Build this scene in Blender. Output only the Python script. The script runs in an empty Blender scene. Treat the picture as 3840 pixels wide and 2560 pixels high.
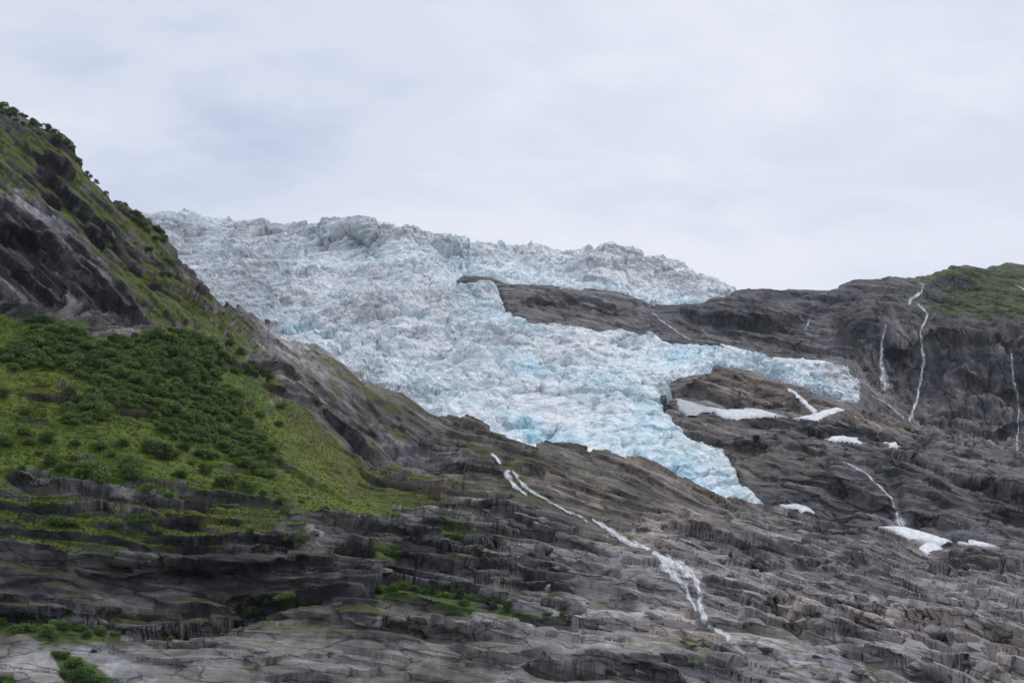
import bpy, bmesh, math, random, time
import numpy as np
from mathutils import Vector, Matrix, Euler
T0 = time.time()
random.seed(7)
RNG = np.random.default_rng(7)
scene = bpy.context.scene
COL = scene.collection

# ---------------------------------------------------------------- camera
FW, FH = 3840.0, 2560.0          # survey units: the frame the outlines were measured in
HFOV = math.radians(40.0)
FPX = FW / 2 / math.tan(HFOV / 2)
PITCH = math.radians(17.0)
EYE = np.array([0.0, 0.0, 1.7])
cam_d = bpy.data.cameras.new('camera')
cam_d.sensor_fit = 'HORIZONTAL'
cam_d.angle = HFOV
cam_d.clip_start = 0.5
cam_d.clip_end = 20000
cam = bpy.data.objects.new('camera', cam_d)
cam.location = EYE
cam.rotation_euler = (math.pi / 2 + PITCH, 0, 0)
COL.objects.link(cam)
scene.camera = cam

# ---------------------------------------------------------------- sky and light
SUN_EL, SUN_AZ = math.radians(56), math.radians(45)      # azimuth to the right of the view axis
world = bpy.data.worlds.new('World')
scene.world = world
world.use_nodes = True
wn, wl = world.node_tree.nodes, world.node_tree.links
wn.clear()


def wnode(t, **kw):
    n = wn.new(t)
    for k, v in kw.items():
        setattr(n, k, v)
    return n


sky = wnode('ShaderNodeTexSky', sky_type='NISHITA', sun_disc=False, sun_elevation=SUN_EL, sun_rotation=SUN_AZ)
skymul = wnode('ShaderNodeVectorMath', operation='SCALE')
skymul.inputs['Scale'].default_value = 0.11
wl.new(sky.outputs[0], skymul.inputs[0])
tc = wnode('ShaderNodeTexCoord')
sep = wnode('ShaderNodeSeparateXYZ')
wl.new(tc.outputs['Generated'], sep.inputs[0])
zc = wnode('ShaderNodeMath', operation='MAXIMUM')
zc.inputs[1].default_value = 0.0
wl.new(sep.outputs['Z'], zc.inputs[0])
za = wnode('ShaderNodeMath', operation='ADD')
za.inputs[1].default_value = 0.22
wl.new(zc.outputs[0], za.inputs[0])
comb = wnode('ShaderNodeCombineXYZ')
for ax in 'XY':
    d = wnode('ShaderNodeMath', operation='DIVIDE')
    wl.new(sep.outputs[ax], d.inputs[0])
    wl.new(za.outputs[0], d.inputs[1])
    wl.new(d.outputs[0], comb.inputs[ax])
mp = wnode('ShaderNodeMapping')
mp.inputs['Scale'].default_value = (1.0, 1.5, 1.0)
mp.inputs['Rotation'].default_value = (0, 0, math.radians(-18))
mp.inputs['Location'].default_value = (0.4, 0.3, 0.0)
wl.new(comb.outputs[0], mp.inputs['Vector'])


def wnoise(scale, detail, rough, dist):
    n = wnode('ShaderNodeTexNoise')
    n.inputs['Scale'].default_value = scale
    n.inputs['Detail'].default_value = detail
    n.inputs['Roughness'].default_value = rough
    n.inputs['Distortion'].default_value = dist
    wl.new(mp.outputs[0], n.inputs['Vector'])
    return n


n1 = wnoise(1.15, 5, 0.5, 0.35)
n2 = wnoise(4.2, 6, 0.55, 0.6)
nm = wnode('ShaderNodeMath', operation='MULTIPLY_ADD')
nm.inputs[1].default_value = 0.38
wl.new(n2.outputs[0], nm.inputs[0])
wl.new(n1.outputs[0], nm.inputs[2])
ramp = wnode('ShaderNodeValToRGB')
ramp.color_ramp.interpolation = 'EASE'
e = ramp.color_ramp.elements
e[0].position, e[0].color = 0.50, (0.565, 0.635, 0.81, 1)
e[1].position, e[1].color = 0.86, (0.875, 0.905, 0.985, 1)
m_ = e.new(0.66)
m_.color = (0.735, 0.79, 0.92, 1)
wl.new(nm.outputs[0], ramp.inputs[0])
mixc = wnode('ShaderNodeMix', data_type='RGBA')
mixc.inputs['Factor'].default_value = 0.93
wl.new(skymul.outputs[0], mixc.inputs[6])
wl.new(ramp.outputs[0], mixc.inputs[7])
bg = wnode('ShaderNodeBackground')
wl.new(mixc.outputs[2], bg.inputs['Color'])
bg.inputs['Strength'].default_value = 1.0
wo = wnode('ShaderNodeOutputWorld')
wl.new(bg.outputs[0], wo.inputs['Surface'])

sun_d = bpy.data.lights.new('sun', 'SUN')
sun_d.energy = 1.5
sun_d.angle = math.radians(16)
sun_d.color = (1.0, 0.97, 0.93)
sun = bpy.data.objects.new('sun', sun_d)
sdir = Vector((math.sin(SUN_AZ) * math.cos(SUN_EL), math.cos(SUN_AZ) * math.cos(SUN_EL), math.sin(SUN_EL)))
sun.rotation_euler = sdir.to_track_quat('Z', 'Y').to_euler()
COL.objects.link(sun)
vs = scene.view_settings
vs.view_transform = 'Standard'
vs.look = 'None'
vs.gamma = 1.0
vs.exposure = 0.0
vs.use_curve_mapping = False
HAZE = 0.00003
scene.cycles.use_denoising = True
scene.cycles.max_bounces = 5
scene.cycles.diffuse_bounces = 3
scene.cycles.transparent_max_bounces = 8

# ---------------------------------------------------------------- helpers: survey angles, noise fields, zones
cp, sp_ = math.cos(PITCH), math.sin(PITCH)


def ray(u, v):
    """unit direction of a survey bearing"""
    a = (np.asarray(u, np.float32) - FW / 2) / FPX
    b = (FH / 2 - np.asarray(v, np.float32)) / FPX
    a, b = np.broadcast_arrays(a, b)
    d = np.stack([a, cp - b * sp_, sp_ + b * cp], -1)
    return (d / np.linalg.norm(d, axis=-1, keepdims=True)).astype(np.float32)


def fields(P, specs):
    """evaluate noise / voronoi textures at the points P (N,3); returns one array per spec"""
    shp = P.shape[:-1]
    pts = np.ascontiguousarray(P.reshape(-1, 3), np.float32)
    me = bpy.data.meshes.new('tmp')
    me.vertices.add(len(pts))
    me.vertices.foreach_set('co', pts.ravel())
    ob = bpy.data.objects.new('tmp', me)
    COL.objects.link(ob)
    ng = bpy.data.node_groups.new('tmp', 'GeometryNodeTree')
    ng.interface.new_socket('Geometry', in_out='INPUT', socket_type='NodeSocketGeometry')
    ng.interface.new_socket('Geometry', in_out='OUTPUT', socket_type='NodeSocketGeometry')
    gi, go = ng.nodes.new('NodeGroupInput'), ng.nodes.new('NodeGroupOutput')
    pos = ng.nodes.new('GeometryNodeInputPosition')
    last = gi.outputs[0]
    want = []

    def store(name, sock, typ):
        nonlocal last
        st = ng.nodes.new('GeometryNodeStoreNamedAttribute')
        st.data_type = typ
        st.domain = 'POINT'
        st.inputs['Name'].default_value = name
        ng.links.new(last, st.inputs['Geometry'])
        vin = [s for s in st.inputs if s.name == 'Value' and s.enabled][0]
        ng.links.new(sock, vin)
        last = st.outputs[0]

    for i, s in enumerate(specs):
        mpn = ng.nodes.new('ShaderNodeVectorMath')
        mpn.operation = 'MULTIPLY_ADD'
        mpn.inputs[1].default_value = s.get('scale', (1, 1, 1))
        mpn.inputs[2].default_value = s.get('off', (i * 17.3 + 3.1, i * 7.7, i * 3.3))
        ng.links.new(pos.outputs[0], mpn.inputs[0])
        if s['k'] == 'noise':
            n = ng.nodes.new('ShaderNodeTexNoise')
            n.inputs['Scale'].default_value = 1.0
            n.inputs['Detail'].default_value = s.get('d', 3)
            n.inputs['Roughness'].default_value = s.get('r', 0.5)
            n.inputs['Distortion'].default_value = s.get('dist', 0)
            ng.links.new(mpn.outputs[0], n.inputs['Vector'])
            store('f%d' % i, n.outputs[0], 'FLOAT')
            want.append(('f%d' % i, 1))
        else:
            n = ng.nodes.new('ShaderNodeTexVoronoi')
            n.feature = s.get('feat', 'F1')
            n.inputs['Scale'].default_value = 1.0
            n.inputs['Randomness'].default_value = s.get('rand', 1.0)
            ng.links.new(mpn.outputs[0], n.inputs['Vector'])
            store('f%d' % i, n.outputs['Distance'], 'FLOAT')
            want.append(('f%d' % i, 1))
            if n.feature == 'F1':
                store('c%d' % i, n.outputs['Color'], 'FLOAT_VECTOR')
                store('p%d' % i, n.outputs['Position'], 'FLOAT_VECTOR')
                want.append(('c%d' % i, 3))
                want.append(('p%d' % i, 3))
    ng.links.new(last, go.inputs[0])
    md = ob.modifiers.new('g', 'NODES')
    md.node_group = ng
    dg = bpy.context.evaluated_depsgraph_get()
    dg.update()
    em = ob.evaluated_get(dg).data
    raw = {}
    for name, dim in want:
        a = np.empty(len(pts) * dim, np.float32)
        em.attributes[name].data.foreach_get('value' if dim == 1 else 'vector', a)
        raw[name] = a.reshape(shp) if dim == 1 else a.reshape(shp + (3,))
    out = []
    for i, s in enumerate(specs):
        if s['k'] == 'noise':
            out.append(raw['f%d' % i] - 0.5)
        elif 'c%d' % i in raw:
            out.append((raw['f%d' % i], raw['c%d' % i], raw['p%d' % i]))
        else:
            out.append(raw['f%d' % i])
    bpy.data.objects.remove(ob)
    bpy.data.meshes.remove(me)
    bpy.data.node_groups.remove(ng)
    return out


def N_(scale, d=3, r=0.5, dist=0.0, **kw):
    if not isinstance(scale, tuple):
        scale = (scale,) * 3
    return dict(k='noise', scale=scale, d=d, r=r, dist=dist, **kw)


def V_(scale, feat='F1', rand=1.0, **kw):
    if not isinstance(scale, tuple):
        scale = (scale,) * 3
    return dict(k='vor', scale=scale, feat=feat, rand=rand, **kw)


def sstep(a, b, x):
    t = np.clip((x - a) / (b - a), 0, 1)
    return t * t * (3 - 2 * t)


# coarse raster over the survey frame for outlines
RU0, RV0, RST = -700.0, 100.0, 8.0
RW, RH = 660, 400
ru = RU0 + RST * np.arange(RW, dtype=np.float32)
rv = RV0 + RST * np.arange(RH, dtype=np.float32)
RU, RV = np.meshgrid(ru, rv)


def sdf_raster(poly, pad=160):
    """signed distance (survey units, inside > 0) to a closed outline"""
    p = np.array(poly, np.float32)
    out = np.full((RH, RW), -float(pad), np.float32)
    i0 = max(0, int((p[:, 0].min() - pad - RU0) / RST)); i1 = min(RW, int((p[:, 0].max() + pad - RU0) / RST) + 2)
    j0 = max(0, int((p[:, 1].min() - pad - RV0) / RST)); j1 = min(RH, int((p[:, 1].max() + pad - RV0) / RST) + 2)
    if i1 <= i0 or j1 <= j0:
        return out
    X, Y = RU[j0:j1, i0:i1], RV[j0:j1, i0:i1]
    best = np.full(X.shape, 1e12, np.float32)
    ins = np.zeros(X.shape, bool)
    n = len(p)
    for k in range(n):
        ax, ay = p[k]
        bx, by = p[(k + 1) % n]
        dx, dy = bx - ax, by - ay
        L = dx * dx + dy * dy + 1e-6
        t = np.clip(((X - ax) * dx + (Y - ay) * dy) / L, 0, 1)
        best = np.minimum(best, (X - ax - t * dx) ** 2 + (Y - ay - t * dy) ** 2)
        if ay != by:
            c = ((ay > Y) != (by > Y)) & (X < (bx - ax) * (Y - ay) / (by - ay) + ax)
            ins ^= c
    d = np.sqrt(best)
    out[j0:j1, i0:i1] = np.where(ins, d, -d)
    return out


def rsample(R, u, v):
    x = np.clip((u - RU0) / RST, 0, RW - 1.001)
    y = np.clip((v - RV0) / RST, 0, RH - 1.001)
    x, y = np.broadcast_arrays(x, y)
    i = x.astype(np.int32); j = y.astype(np.int32)
    fx = (x - i).astype(np.float32); fy = (y - j).astype(np.float32)
    return (R[j, i] * (1 - fx) + R[j, i + 1] * fx) * (1 - fy) + (R[j + 1, i] * (1 - fx) + R[j + 1, i + 1] * fx) * fy


def zones(polys):
    R = None
    for p in polys:
        s = sdf_raster(p)
        R = s if R is None else np.maximum(R, s)
    return R


def blob(u, v, items):
    """sum of soft ellipses (u, v, ru, rv, weight[, tilt degrees])"""
    o = np.zeros(np.broadcast(u, v).shape, np.float32)
    for it in items:
        a = math.radians(it[5]) if len(it) > 5 else 0
        du, dv = u - it[0], v - it[1]
        x = (du * math.cos(a) + dv * math.sin(a)) / it[2]
        y = (-du * math.sin(a) + dv * math.cos(a)) / it[3]
        o += it[4] * np.exp(-(x * x + y * y))
    return o


class TPS:
    def __init__(s, pts, reg=2e-4):
        a = np.array(pts, np.float64)
        s.c = a[:, :2] / 1000.0
        y = np.log(a[:, 2])
        n = len(a)
        K = s.k(s.c, s.c) + reg * np.eye(n)
        Q = np.c_[np.ones(n), s.c]
        A = np.block([[K, Q], [Q.T, np.zeros((3, 3))]])
        s.w = np.linalg.solve(A, np.r_[y, 0, 0, 0])

    @staticmethod
    def k(a, b):
        d2 = ((a[:, None] - b[None]) ** 2).sum(-1)
        return 0.5 * d2 * np.log(d2 + 1e-12)

    def raster(s):
        st = 4
        g = np.stack([RU[::st, ::st].ravel(), RV[::st, ::st].ravel()], -1) / 1000.0
        n = len(s.c)
        val = s.k(g, s.c) @ s.w[:n] + s.w[n] + g @ s.w[n + 1:]
        c = val.reshape(RU[::st, ::st].shape)
        # upsample to the raster
        yy = np.arange(RH) / st; xx = np.arange(RW) / st
        yy = np.clip(yy, 0, c.shape[0] - 1.001); xx = np.clip(xx, 0, c.shape[1] - 1.001)
        j = yy.astype(int); i = xx.astype(int); fy = (yy - j)[:, None]; fx = (xx - i)[None]
        C = (c[j][:, i] * (1 - fx) + c[j][:, i + 1] * fx) * (1 - fy) + (c[j + 1][:, i] * (1 - fx) + c[j + 1][:, i + 1] * fx) * fy
        return C.astype(np.float32)


def grid_normals(P):
    a = np.gradient(P, axis=1)
    b = np.gradient(P, axis=0)
    n = np.cross(a, b)
    n /= np.linalg.norm(n, axis=-1, keepdims=True) + 1e-9
    return n


def smooth_grid(A, n):
    for _ in range(n):
        B = A.copy()
        B[1:-1] = 0.25 * A[:-2] + 0.5 * A[1:-1] + 0.25 * A[2:]
        A = B.copy()
        A[:, 1:-1] = 0.25 * B[:, :-2] + 0.5 * B[:, 1:-1] + 0.25 * B[:, 2:]
    return A


def grid_mesh(name, P, color=None, keep=None, smooth=True, bed=None):
    R, C = P.shape[:2]
    idx = np.arange(R * C, dtype=np.int32).reshape(R, C)
    q = np.stack([idx[:-1, :-1], idx[:-1, 1:], idx[1:, 1:], idx[1:, :-1]], -1).reshape(-1, 4)
    co = P.reshape(-1, 3)
    if keep is not None:
        q = q[keep.reshape(-1)]
        used = np.zeros(R * C, bool)
        used[q.ravel()] = True
        remap = np.cumsum(used) - 1
        q = remap[q].astype(np.int32)
        co = co[used]
        if color is not None:
            color = color.reshape(-1, 3)[used]
        if bed is not None:
            bed = bed.reshape(-1, 3)[used]
    elif color is not None:
        color = color.reshape(-1, 3)
    me = bpy.data.meshes.new(name)
    me.vertices.add(len(co))
    me.vertices.foreach_set('co', np.ascontiguousarray(co, np.float32).ravel())
    me.loops.add(q.size)
    me.loops.foreach_set('vertex_index', q.ravel().astype(np.int32))
    me.polygons.add(len(q))
    me.polygons.foreach_set('loop_start', (np.arange(len(q)) * 4).astype(np.int32))
    me.polygons.foreach_set('use_smooth', np.full(len(q), smooth, bool))
    me.update(calc_edges=True)
    if color is not None:
        at = me.attributes.new('tint', 'FLOAT_COLOR', 'POINT')
        at.data.foreach_set('color', np.c_[color, np.ones(len(color))].astype(np.float32).ravel())
    if bed is not None:
        at = me.attributes.new('bed', 'FLOAT_VECTOR', 'POINT')
        at.data.foreach_set('vector', np.ascontiguousarray(bed.reshape(-1, 3), np.float32).ravel())
    return me


def tag(o, label=None, cat=None, group=None, kind=None):
    if label: o['label'] = label
    if cat: o['category'] = cat
    if group: o['group'] = group
    if kind: o['kind'] = kind
    return o


def obj(name, me, mat=None, parent=None):
    o = bpy.data.objects.new(name, me)
    COL.objects.link(o)
    if mat is not None and me is not None and not me.materials:
        me.materials.append(mat)
    if parent is not None:
        o.parent = parent
    return o


# ---------------------------------------------------------------- materials
def mat_nodes(name):
    m = bpy.data.materials.new(name)
    m.use_nodes = True
    nt = m.node_tree
    b = nt.nodes['Principled BSDF']
    return m, nt, b


def nnode(nt, t, ins=None, **kw):
    n = nt.nodes.new(t)
    for k, v in kw.items():
        setattr(n, k, v)
    for k, v in (ins or {}).items():
        if hasattr(v, 'is_linked') or isinstance(v, bpy.types.NodeSocket):
            nt.links.new(v, n.inputs[k])
        else:
            n.inputs[k].default_value = v
    return n


def tinted(name, rough, size, bump, var, spec=0.3, flat=3.0, crack=0.0, stain=0.0, bed=True):
    """surface whose broad colour comes from the survey tint; grain, stains, joints and relief are worked out on the surface itself.
    size = metres of the coarse grain along the bedding, flat = how much thinner than long the grain is"""
    m, nt, b = mat_nodes(name)
    at = nnode(nt, 'ShaderNodeAttribute', attribute_name='tint')
    geo = nnode(nt, 'ShaderNodeNewGeometry')
    src = nnode(nt, 'ShaderNodeAttribute', attribute_name='bed').outputs['Vector'] if bed else geo.outputs['Position']
    rot = nnode(nt, 'ShaderNodeMapping', {'Vector': src, 'Scale': (1 / size, 1 / size, flat / size)})
    n1 = nnode(nt, 'ShaderNodeTexNoise', {'Vector': rot.outputs[0], 'Scale': 1.0, 'Detail': 7, 'Roughness': 0.62, 'Distortion': 0.3})
    n2 = nnode(nt, 'ShaderNodeTexNoise', {'Vector': rot.outputs[0], 'Scale': 5.5, 'Detail': 4, 'Roughness': 0.6})
    a1 = nnode(nt, 'ShaderNodeMapRange', {'Value': n1.outputs[0], 'From Min': 0.28, 'From Max': 0.72, 'To Min': 1 - var, 'To Max': 1 + var})
    a2 = nnode(nt, 'ShaderNodeMapRange', {'Value': n2.outputs[0], 'From Min': 0.28, 'From Max': 0.72, 'To Min': 1 - 0.6 * var, 'To Max': 1 + 0.6 * var})
    mul = nnode(nt, 'ShaderNodeMath', {0: a1.outputs[0], 1: a2.outputs[0]}, operation='MULTIPLY')
    hgt = nnode(nt, 'ShaderNodeMath', {0: n2.outputs[0], 1: 0.25, 2: n1.outputs[0]}, operation='MULTIPLY_ADD')
    if stain:
        sm = nnode(nt, 'ShaderNodeMapping', {'Vector': geo.outputs['Position'], 'Scale': (1, 0.2, 0.06)})
        sn = nnode(nt, 'ShaderNodeTexNoise', {'Vector': sm.outputs[0], 'Scale': 2.2 / size, 'Detail': 5, 'Roughness': 0.6})
        sa = nnode(nt, 'ShaderNodeMapRange', {'Value': sn.outputs[0], 'From Min': 0.35, 'From Max': 0.65, 'To Min': 1 - stain, 'To Max': 1 + stain})
        mul = nnode(nt, 'ShaderNodeMath', {0: mul.outputs[0], 1: sa.outputs[0]}, operation='MULTIPLY')
    if crack:
        wa = nnode(nt, 'ShaderNodeVectorMath', {0: n1.outputs['Color'], 1: (1.1, 1.1, 1.1)}, operation='MULTIPLY')
        wv = nnode(nt, 'ShaderNodeVectorMath', {0: rot.outputs[0], 1: wa.outputs[0]}, operation='ADD')
        pres = nnode(nt, 'ShaderNodeTexNoise', {'Vector': rot.outputs[0], 'Scale': 0.22, 'Detail': 3, 'Roughness': 0.6})
        for sc_, wd, k_ in ((0.40, 0.035, 1.0), (1.1, 0.030, 0.45)):
            vo = nnode(nt, 'ShaderNodeTexVoronoi', {'Vector': wv.outputs[0], 'Scale': sc_}, feature='DISTANCE_TO_EDGE')
            pw = nnode(nt, 'ShaderNodeMapRange', {'Value': pres.outputs[0], 'From Min': 0.36, 'From Max': 0.66, 'To Min': 0.003, 'To Max': wd * 1.9})
            ck = nnode(nt, 'ShaderNodeMapRange', {'Value': vo.outputs['Distance'], 'From Min': 0.0, 'To Min': 1 - crack * k_, 'To Max': 1.0})
            nt.links.new(pw.outputs[0], ck.inputs['From Max'])
            mul = nnode(nt, 'ShaderNodeMath', {0: mul.outputs[0], 1: ck.outputs[0]}, operation='MULTIPLY')
            hgt = nnode(nt, 'ShaderNodeMath', {0: ck.outputs[0], 1: 0.8 * k_, 2: hgt.outputs[0]}, operation='MULTIPLY_ADD')
    mx = nnode(nt, 'ShaderNodeVectorMath', {0: at.outputs['Color']}, operation='SCALE')
    nt.links.new(mul.outputs[0], mx.inputs['Scale'])
    nt.links.new(mx.outputs[0], b.inputs['Base Color'])
    b.inputs['Roughness'].default_value = rough
    b.inputs['Specular IOR Level'].default_value = spec
    bp = nnode(nt, 'ShaderNodeBump', {'Height': hgt.outputs[0], 'Strength': 1.0, 'Distance': bump})
    nt.links.new(bp.outputs[0], b.inputs['Normal'])
    return m


M_rock = tinted('bedrock', 0.8, 5.5, 0.22, 0.20, 0.12, 5.0, 0.70, 0.14)
M_farrock = tinted('far bedrock', 0.8, 16.0, 1.8, 0.32, 0.15, 3.4, 0.75, 0.25)
M_ice = tinted('glacier ice', 0.5, 7.0, 1.1, 0.15, 0.3, 1.8, 0.25)
M_snow = tinted('old snow', 0.7, 2.5, 0.4, 0.05, 0.25, 1.0, bed=False)


def flat_mat(name, col, rough=0.8, var=0.25, scale=1.0, spec=0.3):
    m, nt, b = mat_nodes(name)
    geo = nnode(nt, 'ShaderNodeNewGeometry')
    n1 = nnode(nt, 'ShaderNodeTexNoise', {'Vector': geo.outputs['Position'], 'Scale': scale, 'Detail': 5, 'Roughness': 0.6})
    mr = nnode(nt, 'ShaderNodeMapRange', {'Value': n1.outputs[0], 'From Min': 0.3, 'From Max': 0.7, 'To Min': 1 - var, 'To Max': 1 + var})
    mx = nnode(nt, 'ShaderNodeVectorMath', {0: col}, operation='SCALE')
    nt.links.new(mr.outputs[0], mx.inputs['Scale'])
    nt.links.new(mx.outputs[0], b.inputs['Base Color'])
    b.inputs['Roughness'].default_value = rough
    b.inputs['Specular IOR Level'].default_value = spec
    bp = nnode(nt, 'ShaderNodeBump', {'Height': n1.outputs[0], 'Strength': 0.6, 'Distance': 0.3 / scale})
    nt.links.new(bp.outputs[0], b.inputs['Normal'])
    return m


def leaf_mat(name, dark, light):
    m, nt, b = mat_nodes(name)
    oi = nnode(nt, 'ShaderNodeObjectInfo')
    geo = nnode(nt, 'ShaderNodeNewGeometry')
    ns = nnode(nt, 'ShaderNodeTexNoise', {'Vector': geo.outputs['Position'], 'Scale': 0.9, 'Detail': 3})
    ad = nnode(nt, 'ShaderNodeMath', {0: ns.outputs[0], 1: 1.4, 2: -0.62}, operation='MULTIPLY_ADD')
    ad2 = nnode(nt, 'ShaderNodeMath', {0: oi.outputs['Random'], 1: 0.85, 2: ad.outputs[0]}, operation='MULTIPLY_ADD', use_clamp=True)
    mx = nnode(nt, 'ShaderNodeMix', {'Factor': ad2.outputs[0], 6: dark + (1,), 7: light + (1,)}, data_type='RGBA')
    nt.links.new(mx.outputs[2], b.inputs['Base Color'])
    b.inputs['Roughness'].default_value = 0.6
    b.inputs['Specular IOR Level'].default_value = 0.2
    tr = nnode(nt, 'ShaderNodeBsdfTranslucent', {'Color': mx.outputs[2]})
    ms = nnode(nt, 'ShaderNodeMixShader', {0: 0.28, 1: b.outputs[0], 2: tr.outputs[0]})
    out = [n for n in nt.nodes if n.type == 'OUTPUT_MATERIAL'][0]
    nt.links.new(ms.outputs[0], out.inputs['Surface'])
    return m


M_leaf = leaf_mat('bush leaves', (0.060, 0.118, 0.032), (0.170, 0.250, 0.060))
M_leaf2 = leaf_mat('bright leaves', (0.070, 0.140, 0.026), (0.125, 0.225, 0.042))
M_tuft = leaf_mat('grass tufts', (0.044, 0.092, 0.008), (0.090, 0.125, 0.012))
M_bark = flat_mat('bark', (0.09, 0.075, 0.06), 0.9, 0.3, 4)
M_stone = flat_mat('grey boulder', (0.22, 0.205, 0.195), 0.85, 0.35, 0.9)
M_stone_d = flat_mat('dirty boulder', (0.15, 0.14, 0.13), 0.85, 0.4, 0.5)
M_block = flat_mat('ice block', (0.62, 0.72, 0.78), 0.5, 0.10, 0.15)
M_water = flat_mat('white water', (0.80, 0.82, 0.86), 0.5, 0.12, 1.5)
M_valley = flat_mat('valley grass', (0.07, 0.09, 0.03), 0.9, 0.4, 0.4)

# ================================================================ SURVEY OUTLINES
# skyline of the near hillside (spur, then the slabs in front of the ice)
NEAR_TOP = [(-700, 170), (-350, 260), (0, 398), (34, 412), (63, 428), (115, 450), (149, 470), (189, 488), (230, 505), (267, 532), (281, 550), (284, 572), (298, 595), (316, 634),
            (344, 674), (373, 698), (396, 722), (419, 743), (459, 770), (499, 797), (540, 820), (574, 846), (608, 874), (626, 898), (649, 917),
            (666, 936), (669, 954), (683, 977), (712, 991), (735, 1017), (769, 1048), (804, 1094), (844, 1134), (895, 1149), (947, 1178),
            (987, 1204), (1003, 1208), (1006, 1226), (1036, 1250), (1083, 1277), (1125, 1286), (1190, 1289), (1244, 1327), (1292, 1363),
            (1339, 1405), (1351, 1429), (1393, 1435), (1452, 1458), (1512, 1479), (1548, 1506), (1601, 1548), (1634, 1571), (1667, 1563),
            (1750, 1566), (1810, 1586), (1869, 1612), (1910, 1637), (1959, 1658), (2002, 1667), (2039, 1659), (2106, 1659), (2167, 1677),
            (2210, 1698), (2265, 1698), (2314, 1716), (2351, 1732), (2369, 1719), (2425, 1732), (2492, 1766), (2584, 1809), (2663, 1852),
            (2724, 1889), (2773, 1880), (2841, 1881), (2902, 1894), (2951, 1903), (3012, 1924), (3058, 1930), (3104, 1974), (3165, 1971),
            (3282, 1993), (3355, 2000), (3435, 2050), (3478, 2083), (3502, 2068), (3594, 2044), (3735, 2057), (3840, 2050), (4200, 2040), (4700, 2000)]
FAR_TOP = [(-700, 640), (200, 760), (450, 800), (536, 807), (607, 801), (673, 807), (690, 789), (750, 804), (768, 810), (833, 815), (857, 812), (881, 827), (917, 824),
           (964, 833), (1036, 836), (1125, 839), (1179, 839), (1214, 833), (1247, 832), (1274, 824), (1333, 814), (1393, 820), (1464, 827),
           (1506, 854), (1548, 850), (1601, 860), (1631, 872), (1690, 881), (1726, 893), (1752, 896), (1761, 918), (1830, 916), (1864, 917),
           (1904, 925), (1967, 928), (2002, 926), (2059, 931), (2163, 942), (2197, 932), (2208, 924), (2231, 936), (2254, 924),
           (2295, 918), (2340, 936), (2375, 930), (2409, 950), (2427, 962), (2478, 959), (2495, 979), (2547, 985), (2599, 1014), (2622, 1034),
           (2673, 1037), (2725, 1068), (2771, 1082), (2800, 1079), (2880, 1083), (2935, 1091), (2965, 1083), (3045, 1086), (3110, 1092), (3140, 1085), (3165, 1069),
           (3205, 1058), (3260, 1057), (3340, 1047), (3430, 1049), (3480, 1038), (3550, 1012), (3620, 1000), (3700, 1009), (3770, 988), (3840, 990), (4100, 960), (4700, 900)]
GLACIER = [(536, 700), (1000, 700), (1500, 720), (2000, 780), (2500, 850), (2771, 1040), (2777, 1084), (2742, 1103), (2691, 1125), (2650, 1146), (2599, 1154), (2541, 1157), (2495, 1157), (2449, 1154), (2404, 1137), (2346, 1117),
           (2289, 1103), (2231, 1097), (2174, 1100), (2117, 1094), (2071, 1085), (2002, 1077), (1956, 1080), (1910, 1077), (1870, 1062),
           (1830, 1044), (1772, 1042), (1738, 1042), (1718, 1072), (1749, 1080), (1772, 1071), (1795, 1054), (1824, 1065), (1853, 1060), (1875, 1080),
           (1887, 1108), (1904, 1131), (1939, 1137), (1944, 1148), (1936, 1163), (1956, 1177), (2002, 1186), (2059, 1191), (2163, 1194),
           (2220, 1214), (2277, 1226), (2329, 1226), (2392, 1237), (2421, 1252), (2458, 1252), (2518, 1278), (2599, 1281), (2633, 1286), (2662, 1278), (2690, 1280),
           (2712, 1299), (2767, 1317), (2829, 1333), (2878, 1336), (2920, 1342), (2988, 1351), (3073, 1351), (3116, 1357), (3165, 1366),
           (3190, 1379), (3196, 1394), (3226, 1409), (3239, 1434), (3245, 1449), (3257, 1476), (3257, 1492), (3239, 1504), (3220, 1519),
           (3184, 1513), (3135, 1498), (3073, 1483), (3012, 1464), (2969, 1449), (2920, 1434), (2865, 1409), (2822, 1397), (2767, 1388),
           (2718, 1385), (2688, 1372), (2675, 1403), (2645, 1418), (2602, 1421), (2565, 1431), (2535, 1437), (2510, 1449), (2516, 1464),
           (2529, 1489), (2524, 1500), (2500, 1530), (2501, 1556), (2530, 1573), (2553, 1602), (2576, 1630), (2610, 1659), (2662, 1679), (2719, 1688),
           (2743, 1723), (2767, 1760), (2792, 1797), (2829, 1827), (2865, 1864), (2902, 1894), (2840, 1935), (2700, 1960), (2500, 1880), (2200, 1820), (1900, 1760),
           (1640, 1690), (1350, 1560), (1000, 1360), (800, 1240), (600, 1060), (420, 900), (380, 760)]

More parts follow.
